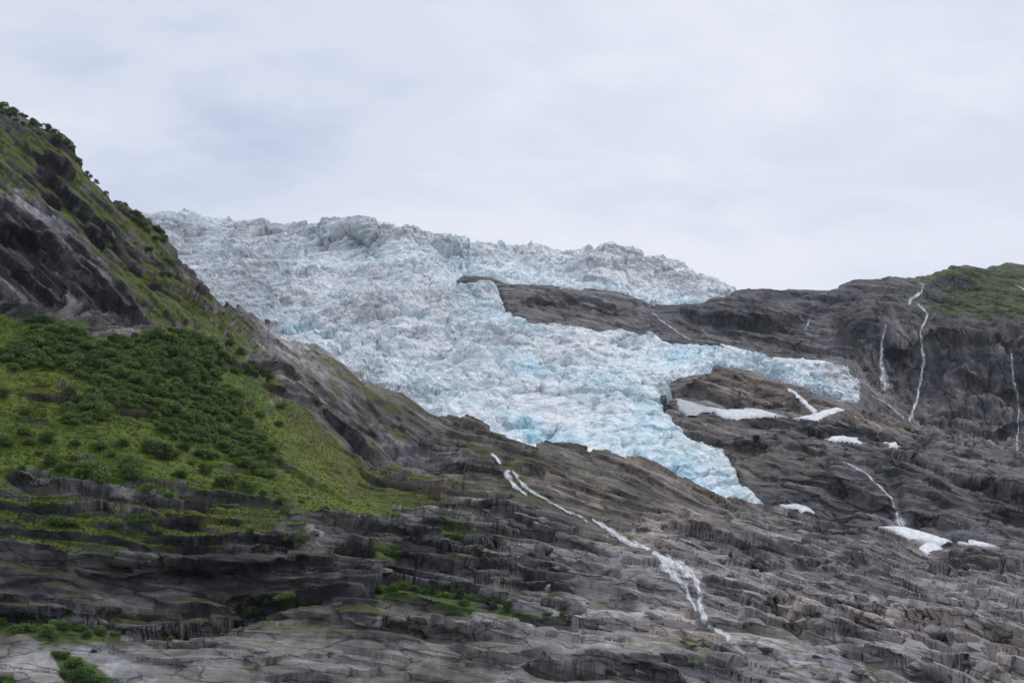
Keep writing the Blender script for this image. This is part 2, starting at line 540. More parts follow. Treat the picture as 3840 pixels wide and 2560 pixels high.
NEAR_R = [(-500, 300, 720), (0, 400, 690), (280, 550, 665), (540, 815, 640), (720, 990, 620), (1000, 1205, 600), (1340, 1405, 585), (1640, 1570, 575), (1860, 1605, 600),
          (2100, 1660, 640), (2400, 1725, 680), (2724, 1889, 690), (3058, 1930, 690), (3480, 2083, 560), (3840, 2050, 600), (4300, 2040, 600),
          (-500, 800, 560), (0, 700, 585), (100, 760, 575), (240, 900, 560), (0, 1000, 520), (250, 1050, 525), (500, 1000, 580), (450, 1150, 525), (0, 1160, 495), (250, 1210, 492), (480, 1245, 495),
          (700, 1240, 515), (900, 1300, 535), (1100, 1400, 545), (0, 1400, 445), (400, 1400, 455), (800, 1450, 475), (1150, 1500, 515), (1300, 1600, 520), (1480, 1770, 490), (1560, 1650, 535),
          (0, 1650, 405), (400, 1650, 410), (800, 1700, 430), (1150, 1720, 455), (-500, 1650, 400), (1450, 1950, 410), (1200, 1900, 400), (800, 1860, 388), (400, 1830, 380), (100, 1790, 385),
          (0, 1900, 366), (400, 1980, 358), (800, 2000, 358), (1150, 2050, 362), (1500, 2050, 382), (1850, 2050, 400), (2050, 1900, 445), (2000, 1780, 500), (2300, 1850, 520), (2250, 2000, 435), (2500, 2000, 455), (2700, 2000, 500),
          (0, 2090, 346), (500, 2100, 346), (900, 2140, 348), (1250, 2000, 376), (0, 2280, 336), (500, 2340, 334), (900, 2330, 335), (1200, 2215, 344), (1500, 2185, 352), (1850, 2200, 350), (2200, 2290, 335),
          (50, 2400, 318), (500, 2390, 318), (900, 2350, 322), (1400, 2240, 330), (1900, 2290, 325), (2300, 2330, 325),
          (0, 2560, 300), (500, 2560, 296), (1000, 2560, 292), (1700, 2560, 288), (2300, 2560, 285), (3000, 2560, 290), (3840, 2560, 300), (-500, 2560, 305), (4300, 2560, 305),
          (2650, 2200, 380), (2700, 2380, 325), (3100, 2150, 440), (3100, 2350, 345), (3600, 2200, 430), (3840, 2300, 370), (3500, 2400, 330), (2950, 2050, 520), (3300, 2060, 520),
          (0, 2860, 255), (1900, 2860, 250), (3840, 2860, 255), (-500, 2860, 258), (4300, 2860, 258)]
FAR_R = [(380, 780, 1950), (690, 800, 1900), (1000, 835, 1850), (1350, 815, 1700), (1500, 850, 1690), (1750, 895, 1720), (1950, 925, 1800), (2300, 920, 1750), (2550, 985, 1680), (2770, 1080, 1560),
         (1350, 940, 1640), (1000, 930, 1700), (700, 900, 1780), (1700, 980, 1600), (2000, 1000, 1660), (2300, 1020, 1600), (2550, 1120, 1500),
         (800, 1050, 1500), (1100, 1050, 1480), (1500, 1050, 1450), (1720, 1075, 1430), (1000, 1180, 1300), (1400, 1200, 1250), (1800, 1160, 1300),
         (1950, 1160, 1270), (1900, 1075, 1420), (2200, 1110, 1440), (2200, 1200, 1280), (2450, 1160, 1440), (2500, 1265, 1250), (2700, 1295, 1230), (2700, 1150, 1430),
         (1300, 1350, 1060), (1700, 1350, 1070), (2100, 1330, 1090), (2500, 1350, 1130), (1600, 1500, 900), (2000, 1500, 910), (2400, 1480, 950), (2000, 1640, 790), (2300, 1620, 800), (2450, 1700, 770),
         (2700, 1780, 750), (2870, 1880, 720), (2600, 1420, 1020), (2690, 1380, 1060), (2530, 1480, 945), (2850, 1480, 990), (2700, 1530, 900), (2950, 1560, 900), (3120, 1540, 930), (2900, 1420, 1080), (3240, 1500, 1080),
         (2950, 1345, 1200), (3190, 1380, 1220), (3250, 1450, 1190), (2900, 1200, 1400), (2900, 1085, 1530), (3100, 1092, 1520), (3100, 1250, 1390), (3340, 1047, 1520), (3350, 1150, 1400), (3300, 1210, 1340), (3330, 1480, 1225), (3430, 1600, 1150),
         (3450, 1220, 1370), (3480, 1040, 1560), (3640, 1000, 1680), (3840, 990, 1780), (4300, 940, 1850), (3650, 1150, 1460), (3840, 1150, 1500), (3650, 1280, 1330), (3840, 1280, 1340), (3650, 1600, 1180), (3820, 1700, 1130), (3600, 1690, 1090),
         (2700, 1650, 830), (2800, 1800, 740), (3000, 1650, 860), (3150, 1650, 880), (3350, 1670, 960), (3100, 1750, 800), (3000, 1880, 720), (3400, 1760, 850), (3350, 1900, 730), (3700, 1800, 900), (3840, 1800, 930), (3600, 1990, 690), (3840, 1980, 720), (3400, 1985, 690),
         (4300, 1700, 1150), (4300, 1980, 750), (3100, 2050, 660), (3600, 2150, 620), (2300, 1850, 680), (1900, 1750, 720), (1500, 1600, 800), (1000, 1350, 1080), (600, 1050, 1500), (4300, 2150, 640)]

# soft ledges: (outline, lip metres out, recess metres in, reach above, reach below) in survey units
LEDGES = [([(-300, 2285), (28, 2292), (138, 2297), (210, 2280), (310, 2314), (442, 2342), (525, 2358), (663, 2358), (735, 2336), (862, 2336), (885, 2275), (984, 2259), (1160, 2242), (1322, 2212), (1457, 2188), (1543, 2184), (1751, 2190), (1843, 2218), (1965, 2231), (2118, 2261), (2204, 2298)], 2.2, 5.0, 90, 22),
          ([(-300, 2070), (0, 2068), (221, 2090), (400, 2080), (553, 2100), (719, 2112), (884, 2132), (995, 2138), (1150, 2110)], 2.4, 3.2, 50, 40),
          ([(40, 1785), (138, 1826), (265, 1837), (398, 1843), (480, 1866)], 2.0, 4.5, 50, 28),
          ([(500, 1850), (663, 1882), (829, 1866), (984, 1888), (1080, 1900)], 1.5, 3.0, 40, 20),
          ([(-200, 1900), (100, 1915), (300, 1905), (442, 1920), (608, 1938), (760, 1950)], 1.2, 2.4, 40, 18),
          ([(-200, 1990), (150, 2010), (300, 2000), (560, 2030), (800, 2040), (1000, 2060), (1180, 2050)], 1.2, 2.2, 40, 20),
          ([(1170, 1960), (1298, 1972), (1445, 1985), (1580, 2026), (1640, 2046), (1740, 2075), (1825, 2112)], 2.4, 5.0, 60, 60),
          ([(1800, 2080), (1960, 2092), (2120, 2100), (2265, 2128)], 1.6, 2.6, 30, 22),
          ([(1840, 2130), (1990, 2150), (2150, 2160), (2330, 2190)], 1.6, 2.8, 30, 22),
          ([(1850, 2185), (2050, 2205), (2260, 2225), (2380, 2250)], 1.8, 3.2, 30, 26),
          ([(1980, 2482), (2020, 2488), (2118, 2512), (2265, 2502), (2400, 2520), (2560, 2548)], 2.0, 4.5, 70, 30),
          ([(1690, 2405), (1800, 2440), (1900, 2430), (2060, 2445)], 1.2, 2.6, 50, 22),
          ([(2700, 2080), (2816, 2110), (2951, 2105), (3100, 2090)], 1.6, 4.0, 40, 24),
          ([(2480, 1960), (2584, 1985), (2767, 2046), (2951, 2070), (3100, 2078)], 1.6, 3.8, 45, 30),
          ([(3560, 2120), (3655, 2138), (3735, 2144), (3900, 2150)], 2.0, 4.5, 50, 30),
          ([(2880, 2250), (2969, 2340), (3012, 2388), (3104, 2412), (3226, 2388)], 2.6, 3.6, 90, 28),
          ([(2880, 2190), (3000, 2235), (3110, 2262), (3260, 2270)], 1.5, 2.5, 40, 22),
          ([(3150, 2450), (3300, 2470), (3450, 2500), (3640, 2545)], 2.0, 3.4, 60, 40),
          ([(3240, 2300), (3400, 2330), (3560, 2370), (3760, 2430)], 1.5, 2.4, 45, 24),
          ([(2450, 2150), (2650, 2260), (2800, 2290), (2900, 2330)], 0.9, 1.8, 35, 20),
          ([(2420, 2330), (2600, 2350), (2800, 2365), (2960, 2400)], 1.0, 2.0, 40, 20),
          ([(160, 585), (200, 597), (245, 622), (275, 660)], 3.5, 6.5, 60, 60),
          ([(-200, 640), (0, 705), (86, 756), (189, 812), (247, 893)], -1.0, -1.0, 30, 20),
          ([(-100, 850), (60, 880), (150, 900), (240, 985), (262, 1010)], 4.0, 6.0, 80, 60),
          ([(300, 1030), (380, 1120), (470, 1180), (560, 1220)], 4.0, 4.0, 70, 40),
          ([(330, 850), (400, 890), (480, 935), (560, 970)], 2.0, 4.0, 40, 30),
          ([(540, 1050), (640, 1090), (740, 1150), (820, 1170)], 1.5, 3.0, 40, 24),
          ([(800, 1340), (900, 1372), (1010, 1380), (1130, 1420)], 2.5, 3.2, 60, 26),
          ([(1000, 1440), (1100, 1480), (1190, 1520)], 2.2, 3.4, 50, 26),
          ([(1220, 1545), (1300, 1590), (1370, 1700), (1440, 1760)], 1.5, 5.5, 40, 50),
          ([(1040, 1720), (1150, 1790), (1280, 1870), (1330, 1905)], 1.2, 1.8, 50, 16),
          ([(1440, 1690), (1600, 1720), (1740, 1770)], 2.4, 3.4, 50, 30),
          ([(1500, 1810), (1650, 1860), (1800, 1900), (1960, 1960)], 1.0, 2.0, 40, 20),
          ([(1500, 2310), (1600, 2330), (1720, 2360)], 1.0, 1.6, 40, 16),
          ([(640, 2400), (760, 2440), (880, 2450), (1000, 2500)], 0.9, 1.6, 40, 18),
          ([(1250, 2300), (1340, 2340), (1370, 2345), (1500, 2330)], 0.9, 1.8, 50, 16),
          ([(1260, 2460), (1360, 2490), (1440, 2480)], 0.8, 2.0, 50, 20)]

# grass, thicket and bare-rock zones
GRASS = [[(-500, 1150), (0, 1172), (120, 1182), (250, 1214), (380, 1244), (480, 1254), (560, 1228), (690, 1225), (800, 1260), (900, 1330), (1010, 1420), (1080, 1480), (1010, 1500), (1060, 1580), (1130, 1660), (1220, 1760), (1330, 1850), (1480, 1890), (1420, 1950), (1300, 1955), (1180, 1935), (1000, 1880), (900, 1890), (700, 1850), (450, 1845), (270, 1822), (140, 1800), (-500, 1780)]]
OLIVE = [[(250, 560), (284, 600), (420, 760), (560, 850), (650, 950), (700, 1030), (800, 1110), (880, 1180), (960, 1230), (960, 1340), (820, 1290), (700, 1240), (560, 1220), (470, 1120), (400, 1010), (330, 900), (250, 820), (200, 700), (190, 600)],
         [(-100, 430), (120, 480), (200, 560), (120, 620), (60, 720), (-100, 660)], [(80, 690), (135, 690), (150, 740), (90, 745)],
         [(1050, 1480), (1150, 1520), (1250, 1620), (1400, 1740), (1500, 1790), (1720, 1800), (1740, 1870), (1600, 1900), (1450, 1960), (1300, 1960), (1150, 1800), (1050, 1620), (1000, 1520)],
         [(-300, 1800), (0, 1820), (500, 1850), (1000, 1880), (1220, 1940), (1150, 2000), (900, 2030), (700, 2030), (400, 2070), (200, 2090), (-300, 2070)]]
GREEN_LEDGE = [[(1380, 2215), (1480, 2195), (1650, 2205), (1800, 2240), (1960, 2285), (2220, 2305), (2150, 2318), (1950, 2298), (1800, 2285), (1650, 2262), (1420, 2232)],
               [(40, 2340), (200, 2310), (330, 2330), (450, 2372), (330, 2402), (150, 2395)], [(190, 2430), (290, 2450), (400, 2540), (480, 2580), (250, 2600)], [(-200, 2300), (30, 2310), (30, 2370), (-200, 2370)], [(-200, 2520), (50, 2530), (60, 2600), (-200, 2600)],
               [(1640, 1990), (1860, 2010), (1850, 2035), (1640, 2040)], [(1390, 2040), (1500, 2050), (1510, 2090), (1420, 2080)], [(2560, 2410), (2680, 2415), (2670, 2432), (2560, 2425)], [(2555, 2480), (2660, 2485), (2640, 2503), (2560, 2495)],
               [(980, 2270), (1100, 2245), (1120, 2262), (990, 2290)]]
FAR_GREEN = [[(3470, 1040), (3560, 1012), (3640, 1000), (3700, 1012), (3840, 995), (4400, 960), (4400, 1250), (3840, 1235), (3760, 1180), (3700, 1210), (3600, 1200), (3520, 1220), (3470, 1240), (3420, 1210), (3400, 1180), (3470, 1160), (3520, 1120), (3480, 1090)]]
OCHRE = [[(2520, 1440), (2690, 1385), (2830, 1400), (2960, 1455), (3100, 1510), (3200, 1530), (3080, 1530), (2960, 1545), (2850, 1530), (2700, 1510), (2560, 1490)]]
THICKET = [(11, 1360), (72, 1388), (110, 1365), (182, 1377), (243, 1371), (276, 1410), (343, 1415), (348, 1459), (310, 1493), (238, 1509), (227, 1575), (310, 1592), (387, 1570), (398, 1537), (497, 1526), (580, 1537), (591, 1609),
           (680, 1647), (757, 1653), (801, 1647), (862, 1703), (912, 1752), (995, 1786), (1040, 1740), (1022, 1681), (967, 1609), (912, 1537), (906, 1482), (818, 1415), (884, 1393), (1017, 1393), (884, 1360), (846, 1310),
           (774, 1261), (663, 1222), (553, 1227), (486, 1255), (497, 1277), (387, 1272), (287, 1249), (265, 1216), (138, 1216), (83, 1261), (33, 1294)]
SNOW = [
    ('long white snow patch lying on the brown slabs right of the glacier snout', [(3083, 1654), (3122, 1639), (3159, 1634), (3214, 1645), (3216, 1652), (3239, 1666), (3165, 1660)], 'far', 0.78),
    ('tiny broken snow patch on the slabs below the tall cliff', [(3306, 1658), (3355, 1660), (3361, 1668), (3382, 1678), (3337, 1677), (3329, 1667)], 'far', 0.78),
    ('wide snow band under the ochre outcrop beside the ice', [(2640, 1526), (2718, 1537), (2792, 1533), (2853, 1538), (2902, 1552), (2957, 1565), (2890, 1565), (2829, 1570), (2767, 1576), (2718, 1571), (2690, 1556)], 'far', 0.72),
    ('dirty grey snow wedge between the ice edge and the round brown knob', [(2532, 1495), (2602, 1513), (2669, 1533), (2690, 1550), (2640, 1548), (2614, 1560), (2578, 1564), (2547, 1540)], 'far', 0.50),
    ('forked white snow patch at the foot of the snow gully', [(2975, 1573), (3020, 1562), (3049, 1555), (3086, 1541), (3135, 1530), (3175, 1537), (3140, 1550), (3110, 1560), (3085, 1572), (3060, 1582), (3020, 1580)], 'far', 0.78),
    ('small pointed snow patch just below the tip of the glacier tongue', [(2926, 1897), (2982, 1891), (3024, 1901), (3060, 1925), (3012, 1923), (2963, 1911)], 'far', 0.78),
    ('largest snow patch in the hollow under the fan-shaped waterfall', [(3296, 1981), (3331, 1974), (3392, 1979), (3453, 1997), (3514, 2015), (3569, 2031), (3577, 2049), (3520, 2071), (3478, 2086), (3435, 2056), (3470, 2043), (3392, 2019), (3349, 1996)], 'far', 0.80),
    ('thin snow tail reaching right from the largest snow patch', [(3572, 2026), (3649, 2029), (3700, 2040), (3760, 2058), (3698, 2060), (3612, 2046)], 'far', 0.78),
    ('thin bright snow strip along the upper margin of the glacier', [(2705, 1292), (2767, 1308), (2835, 1330), (2850, 1342), (2780, 1328), (2719, 1308)], 'far', 0.78),
    ('smooth white snowfield on top of the right ice lobe', [(2895, 1338), (2988, 1348), (3104, 1352), (3090, 1368), (3037, 1372), (2951, 1360)], 'far', 0.76),
    ('steep snow gully running down the ochre outcrop', [(2946, 1454), (2958, 1452), (2996, 1482), (3034, 1517), (3066, 1546), (3058, 1552), (3044, 1549), (3022, 1522), (2986, 1489)], 'far', 0.74),
]
NEAR_STREAMS = [[(1838, 1690), (1864, 1719), (1884, 1749), (1900, 1775), (1923, 1814), (1953, 1839), (1986, 1864)], [(1915, 1754), (1940, 1790), (1975, 1830), (2027, 1857), (2076, 1888), (2131, 1918), (2180, 1937), (2213, 1966), (2265, 1983), (2327, 2016), (2368, 2038), (2420, 2050), (2445, 2066)],
                [(2430, 2040), (2443, 2064), (2480, 2090), (2530, 2112), (2580, 2142), (2606, 2170), (2618, 2200), (2627, 2235), (2622, 2262), (2638, 2300), (2646, 2352), (2706, 2368), (2748, 2404)], [(2490, 2110), (2540, 2160), (2580, 2210), (2600, 2260)], [(3250, 2530), (3300, 2562)]]
FAR_STREAMS = [[(3110, 1708), (3190, 1742), (3245, 1772), (3282, 1809), (3318, 1840), (3343, 1870), (3357, 1915), (3385, 1978)], [(3327, 1206), (3312, 1256), (3305, 1317), (3307, 1379), (3318, 1440), (3328, 1470), (3312, 1497)],
               [(3465, 1066), (3453, 1097), (3416, 1121), (3404, 1154)], [(3435, 1130), (3453, 1152), (3480, 1176), (3471, 1201), (3453, 1232), (3456, 1293), (3465, 1342), (3459, 1391), (3447, 1452), (3435, 1513), (3415, 1562), (3410, 1592)],
               [(3787, 1296), (3796, 1354), (3799, 1415), (3814, 1470), (3820, 1532), (3817, 1623), (3808, 1703)], [(2437, 1164), (2480, 1201), (2522, 1232), (2571, 1262), (2602, 1283)], [(3260, 1478), (3318, 1507), (3355, 1538), (3388, 1582)], [(2639, 1579), (2650, 1602), (2690, 1625), (2736, 1648)]]


def stream_raster(lines):
    """minus the distance to the nearest stream bed"""
    return zones([l + [(a + 0.5, b + 0.5) for a, b in l[::-1]] for l in lines])


zone_R = dict(near_stream=stream_raster(NEAR_STREAMS), far_stream=stream_raster(FAR_STREAMS), grass=zones(GRASS), olive=zones(OLIVE), ledge=zones(GREEN_LEDGE), fargreen=zones(FAR_GREEN), ochre=zones(OCHRE), thicket=sdf_raster(THICKET),
              glacier=sdf_raster(GLACIER), snow=zones([s[1] for s in SNOW]))


# ================================================================ NEAR HILLSIDE
class Surface:
    def at(s, u, v, which='P'):
        """point on the finished surface seen at a survey bearing (nearest to the eye where it folds)"""
        G = getattr(s, which)
        u = np.atleast_1d(np.asarray(u, float)); v = np.atleast_1d(np.asarray(v, float))
        Q = G - EYE
        fwd = Q[..., 1] * cp + Q[..., 2] * sp_
        upc = -Q[..., 1] * sp_ + Q[..., 2] * cp
        key = '_v' + which
        if not hasattr(s, key):
            setattr(s, key, (FH / 2 - upc / fwd * FPX, np.linalg.norm(Q, axis=-1), Q[..., 0] / fwd * FPX + FW / 2))
        PV, PR, PU = getattr(s, key)
        out = np.empty((len(u), 3))
        cidx = np.clip(((u - s.u0) / s.du).round().astype(int), 2, G.shape[1] - 3)
        for k in range(len(u)):
            c = cidx[k]
            sl = slice(c - 2, c + 3)
            d = np.abs(PV[:, sl] - v[k]) + 0.7 * np.abs(PU[:, sl] - u[k])
            cost = d + np.where(d < 6, 0, 1e3) + PR[:, sl] * 0.02
            j, i = np.unravel_index(np.argmin(cost), cost.shape)
            out[k] = G[j, c - 2 + i]
        return out


def resample_columns(P, arrs, rows):
    """spread the rows of every column evenly over the folded surface so cliffs get as many faces as ledges"""
    Q = P - EYE.astype(np.float32)
    rr = np.linalg.norm(Q, axis=-1)
    seg = np.linalg.norm(np.diff(P, axis=0), axis=-1) / rr[1:]
    view = np.linalg.norm(np.diff(Q / rr[..., None], axis=0), axis=-1)
    m = 0.55 * view + 0.45 * np.minimum(seg, 6 * view + 0.004) * 0.6 + 1e-6
    # neighbouring columns must agree, so the density is averaged sideways first
    k = 41
    ker = np.hanning(k + 2)[1:-1]; ker /= ker.sum()
    pad = np.pad(m / m.sum(0, keepdims=True), ((0, 0), (k // 2, k // 2)), mode='edge')
    ms = np.zeros_like(m)
    for q in range(k):
        ms += ker[q] * pad[:, q:q + m.shape[1]]
    S_ = np.concatenate([np.zeros((1, P.shape[1]), np.float32), np.cumsum(ms, 0)], 0)
    out = [np.empty((rows,) + a.shape[1:], np.float32) for a in arrs]
    t = np.linspace(0, 1, rows)
    for c in range(P.shape[1]):
        x = np.interp(t * S_[-1, c], S_[:, c], np.arange(P.shape[0]))
        j = np.minimum(x.astype(int), P.shape[0] - 2)
        f = (x - j).astype(np.float32)
        for a, o in zip(arrs, out):
            ff = f if a.ndim == 2 else f[:, None]
            o[:, c] = a[j, c] * (1 - ff) + a[j + 1, c] * ff
    return out


def oriented(P, ref, n):
    N = grid_normals(P)
    N *= np.sign((N * ref).sum(-1, keepdims=True) + 1e-9)
    if n:
        N = smooth_grid(N, n)
        N /= np.linalg.norm(N, axis=-1, keepdims=True) + 1e-9
    return N


def survey_grid(u, vbot, vtop, rows):
    """rows of bearings from vbot up to the crest; small teeth of the crest only disturb the last rows"""
    k = 31
    vs_ = np.convolve(np.pad(vtop, k // 2, mode='edge'), np.ones(k) / k, 'valid')
    t = np.linspace(0, 1, rows, dtype=np.float32)[:, None]
    return (vbot[None] * (1 - t) + vs_[None] * t + (vtop - vs_)[None] * t ** 14).astype(np.float32)


def slabs(s_al, s_st, y, La, Ls, k, seed, crack=0.0):
    """bedding-parallel slabs: every cell steps out by its own amount and leans out towards its lower edge"""
    Q = np.stack([s_al / La, s_st / Ls, y / La], -1)
    off = (seed * 13.1, seed * 5.7, seed * 3.9)
    sp = [V_(1.0, off=off)]
    if crack:
        sp.append(V_(1.0, 'DISTANCE_TO_EDGE', off=off))
    f = fields(Q, sp)
    d, c, p = f[0]
    loc = Q[..., 1] + off[1] - p[..., 1]
    loa = Q[..., 0] + off[0] - p[..., 0]
    h = (c[..., 0] - 0.5) * 1.3 - k * loc + (c[..., 2] - 0.5) * 0.9 * loa
    if crack:
        h = h - crack * np.exp(-f[1] / 0.05)
    return h, c


def ledge_disp(u, Vg, defs, jit, var, decay=3.0):
    d = np.zeros_like(Vg)
    for pts, lip, rec, up, dn in defs:
        p = np.array(pts, float)
        vl = np.interp(u, p[:, 0], p[:, 1]).astype(np.float32)[None]
        w = (sstep(p[0, 0] - 40, p[0, 0] + 40, u) * (1 - sstep(p[-1, 0] - 40, p[-1, 0] + 40, u)))[None]
        dv = Vg - vl + jit
        f = np.where(dv < 0, lip * np.exp(np.minimum(dv, 0) / up), -rec * np.exp(-np.maximum(dv, 0) / dn) + lip * np.exp(-np.maximum(dv, 0) / decay))
        d = d + w * f * var
    return d


def near_bedding(P, spur, wob):
    x, z = P[..., 0], P[..., 2]
    al0 = x + 0.15 * z; st0 = z + 0.06 * x + 0.0016 * np.maximum(x + 40, 0) ** 2
    al1 = 0.72 * x - 0.69 * z + 95; st1 = 0.69 * x + 0.72 * z + 55
    return al0 * (1 - spur) + al1 * spur, st0 * (1 - spur) + st1 * spur + wob


SPUR = [(-700, 100), (300, 400), (700, 900), (1200, 1200), (1760, 1540), (1600, 1760), (1300, 1800), (1080, 1640), (950, 1400), (520, 1265), (-700, 1190)]


def build_near():
    S = Surface()
    S.u0, S.du = -340.0, 3.9
    cols = 1160
    rows0, S.rows = 600, 645
    u = (S.u0 + S.du * np.arange(cols)).astype(np.float32)
    S.uc = u
    nt = np.array(NEAR_TOP, float)
    vtop = np.interp(u, nt[:, 0], nt[:, 1]).astype(np.float32)
    Vg = survey_grid(u, np.full(cols, 2860, np.float32), vtop, rows0)
    Ug = np.broadcast_to(u[None], Vg.shape)
    LR = TPS(NEAR_R).raster()
    r = np.exp(rsample(LR, Ug, Vg))
    P = EYE.astype(np.float32) + ray(Ug, Vg) * r[..., None]
    # the back of the crest falls away behind
    nb = 14
    back = []
    hd = ray(u, vtop); hd[:, 2] = 0
    hd /= np.linalg.norm(hd, axis=1, keepdims=True)
    for k in range(1, nb + 1):
        f = k / nb
        back.append(P[-1] + hd * (70 * f ** 1.3) - np.array([0, 0, 1]) * (3 * f + 45 * f ** 2))
    P = np.concatenate([P, np.stack(back)], 0).astype(np.float32)
    Vg = np.concatenate([Vg, np.repeat(Vg[-1:], nb, 0)], 0)
    Ug = np.broadcast_to(u[None], Vg.shape)
    Nn = smooth_grid(grid_normals(P), 6)
    Nn /= np.linalg.norm(Nn, axis=-1, keepdims=True)
    if Nn[300, 500] @ (EYE - P[300, 500]) < 0:
        Nn = -Nn
    fade = np.ones(Vg.shape, np.float32)
    fade[rows0:] = np.linspace(0.9, 0.3, nb)[:, None]

    # ---- pass 1: landform, traced ledges, thick slabs
    def zone_set(P, Ug, Vg):
        n_mid, n_lich = fields(P, [N_(1 / 14, 3, 0.55), N_(1 / 9, 4, 0.6)])
        grass = sstep(-14, 16, rsample(zone_R['grass'], Ug, Vg) + n_lich * 190)
        olive = sstep(-10, 20, rsample(zone_R['olive'], Ug, Vg) + n_lich * 190)
        ledge = sstep(-6, 6, rsample(zone_R['ledge'], Ug, Vg) + n_mid * 25)
        spur = sstep(-110, 110, rsample(SPUR_R, Ug, Vg))
        smoothz = np.clip(blob(Ug, Vg, [(300, 2210, 480, 90, 0.55), (950, 2200, 300, 80, 0.5)]), 0, 0.55) + sstep(2330, 2420, Vg) * (1 - sstep(2250, 2650, Ug)) * 0.55 + sstep(1900, 2100, Ug) * (1 - sstep(2600, 2800, Ug)) * (1 - sstep(1900, 2000, Vg)) * 0.45
        snow = sstep(-20, 10, rsample(zone_R['snow'], Ug, Vg))
        outc = blob(Ug, Vg, [(200, 1460, 90, 40, 1), (480, 1560, 130, 22, .9), (550, 1830, 500, 30, .6), (400, 1720, 300, 16, .6), (900, 1780, 130, 40, .8, 30), (1000, 1520, 110, 30, .7, 30), (1050, 1660, 60, 20, .8), (900, 1490, 120, 18, .6, 30), (700, 1600, 60, 10, .5), (120, 1560, 60, 40, .7)])
        rock = (1 - 0.85 * grass * (1 - np.clip(outc, 0, 1))) * (1 - smoothz) * (1 - 0.3 * olive) * (1 - 0.7 * ledge) * (1 - 0.85 * snow) * (1 - 0.75 * sstep(-42, -8, rsample(zone_R['near_stream'], Ug, Vg)))
        return n_mid, n_lich, grass, olive, ledge, spur, smoothz, rock, snow

    SPUR_R = sdf_raster(SPUR)
    n_mid, n_lich, grass, olive, ledge, spur, smoothz, rock, snow = zone_set(P, Ug, Vg)
    n_calm, = fields(P, [N_((1 / 45, 1 / 45, 1 / 26), 2, 0.5)])
    n_big, n_var, n_wob, n_jit = fields(P, [N_(1 / 60, 4, 0.5), N_(1 / 30, 3, 0.5), N_((1 / 26, 1 / 26, 1 / 14), 3, 0.5), N_(1 / 6, 4, 0.6)])
    al, st = near_bedding(P, spur, n_wob * 7.0)
    h1, c1 = slabs(al, st, P[..., 1], 26.0, 6.5, 1.35, 1)
    steep = (1 + 0.25 * spur) * (1 - 0.5 * sstep(820, 1150, Ug) * spur)
    n_str, = fields(np.stack([al, P[..., 1], st], -1), [N_((1 / 34, 1 / 30, 1 / 7), 4, 0.55)])
    disp = n_big * 10.0 * (0.4 + 0.6 * (1 - grass)) + n_mid * 2.4 * (0.45 + 0.55 * rock) + rock * (2.1 * h1 * steep * np.clip(0.8 + 2.6 * n_calm, 0.15, 1.4) + n_str * 3.2)
    disp = disp + ledge_disp(u, Vg, LEDGES, n_mid * 34 + n_jit * 7, 1.0 * np.clip(0.85 + 1.3 * n_var, 0.3, 1.5)) * (1 - 0.85 * snow)
    crest_calm = 1 - 0.75 * np.exp(-np.maximum(Vg - vtop[None], 0) / 55) * sstep(1750, 1600, Ug)
    P1 = P + Nn * (disp * fade * crest_calm)[..., None]
    P1, Nn, Vg, fade = resample_columns(P1, [P1, Nn, Vg, fade], S.rows)
    Ug = np.broadcast_to(u[None], Vg.shape)
    # ---- pass 2: thinner slabs and joints on the folded surface
    N1 = oriented(P1, Nn, 2)
    n_mid, n_lich, grass, olive, ledge, spur, smoothz, rock, snow = zone_set(P1, Ug, Vg)
    n_wob, n_fine, n_var, jn = fields(P1, [N_((1 / 18, 1 / 18, 1 / 9), 3, 0.5), N_(1 / 2.6, 1, 0.5), N_(1 / 22, 3, 0.5), N_((1 / 1.6, 1 / 3, 1 / 9), 1, 0.5)])
    al, st = near_bedding(P1, spur, n_wob * 4.0)
    h1, c1 = slabs(al, st, P1[..., 1], 26.0, 6.5, 1.35, 1)
    h2, c2 = slabs(al, st, P1[..., 1], 14.0, 3.0, 1.5, 2, 0.35)
    n_calm, = fields(P1, [N_((1 / 45, 1 / 45, 1 / 26), 2, 0.5)])
    band = np.clip(0.62 + 2.2 * n_var + 2.4 * n_calm, 0.05, 1.6)
    upn = np.clip(N1[..., 2], 0, 1)
    n_st2, = fields(np.stack([al, P1[..., 1], st], -1), [N_((1 / 10, 1 / 10, 1 / 2.6), 2, 0.55)])
    d2 = rock * (1.5 * h2 * band * (1 + 0.2 * spur) * (1 - 0.55 * sstep(820, 1150, Ug) * spur) + n_fine * 0.12 + n_st2 * 0.5 + jn * 0.1 * (1 - upn)) + grass * (n_fine * 0.9 + n_lich * 1.4)
    P2 = P1 + N1 * (d2 * fade)[..., None]
    # ---- pass 3: plates and flakes
    N2 = oriented(P2, N1, 1)
    n_f2, n_var2 = fields(P2, [N_(1 / 1.5, 1, 0.5), N_(1 / 10, 3, 0.5)])
    al, st = near_bedding(P2, spur, n_wob * 4.0 + n_fine * 0.5)
    h3, c3 = slabs(al, st, P2[..., 1], 4.6, 1.1, 1.2, 3, 0.4)
    d3 = np.clip(rock * 1.15, 0, 1) * (0.45 * h3 * np.clip(0.05 + 4.0 * n_var2 + 1.5 * n_calm, 0.0, 1.6) + n_f2 * 0.04) + grass * n_f2 * 0.5
    P3 = P2 + N2 * (d3 * fade)[..., None]
    S.P = P3
    N3 = oriented(P3, N2, 0)
    S.N = N3
    upn = smooth_grid(N3[..., 2], 1)
    x, y, z = P3[..., 0], P3[..., 1], P3[..., 2]
    # ---- colours
    right = sstep(1900, 2700, Ug)
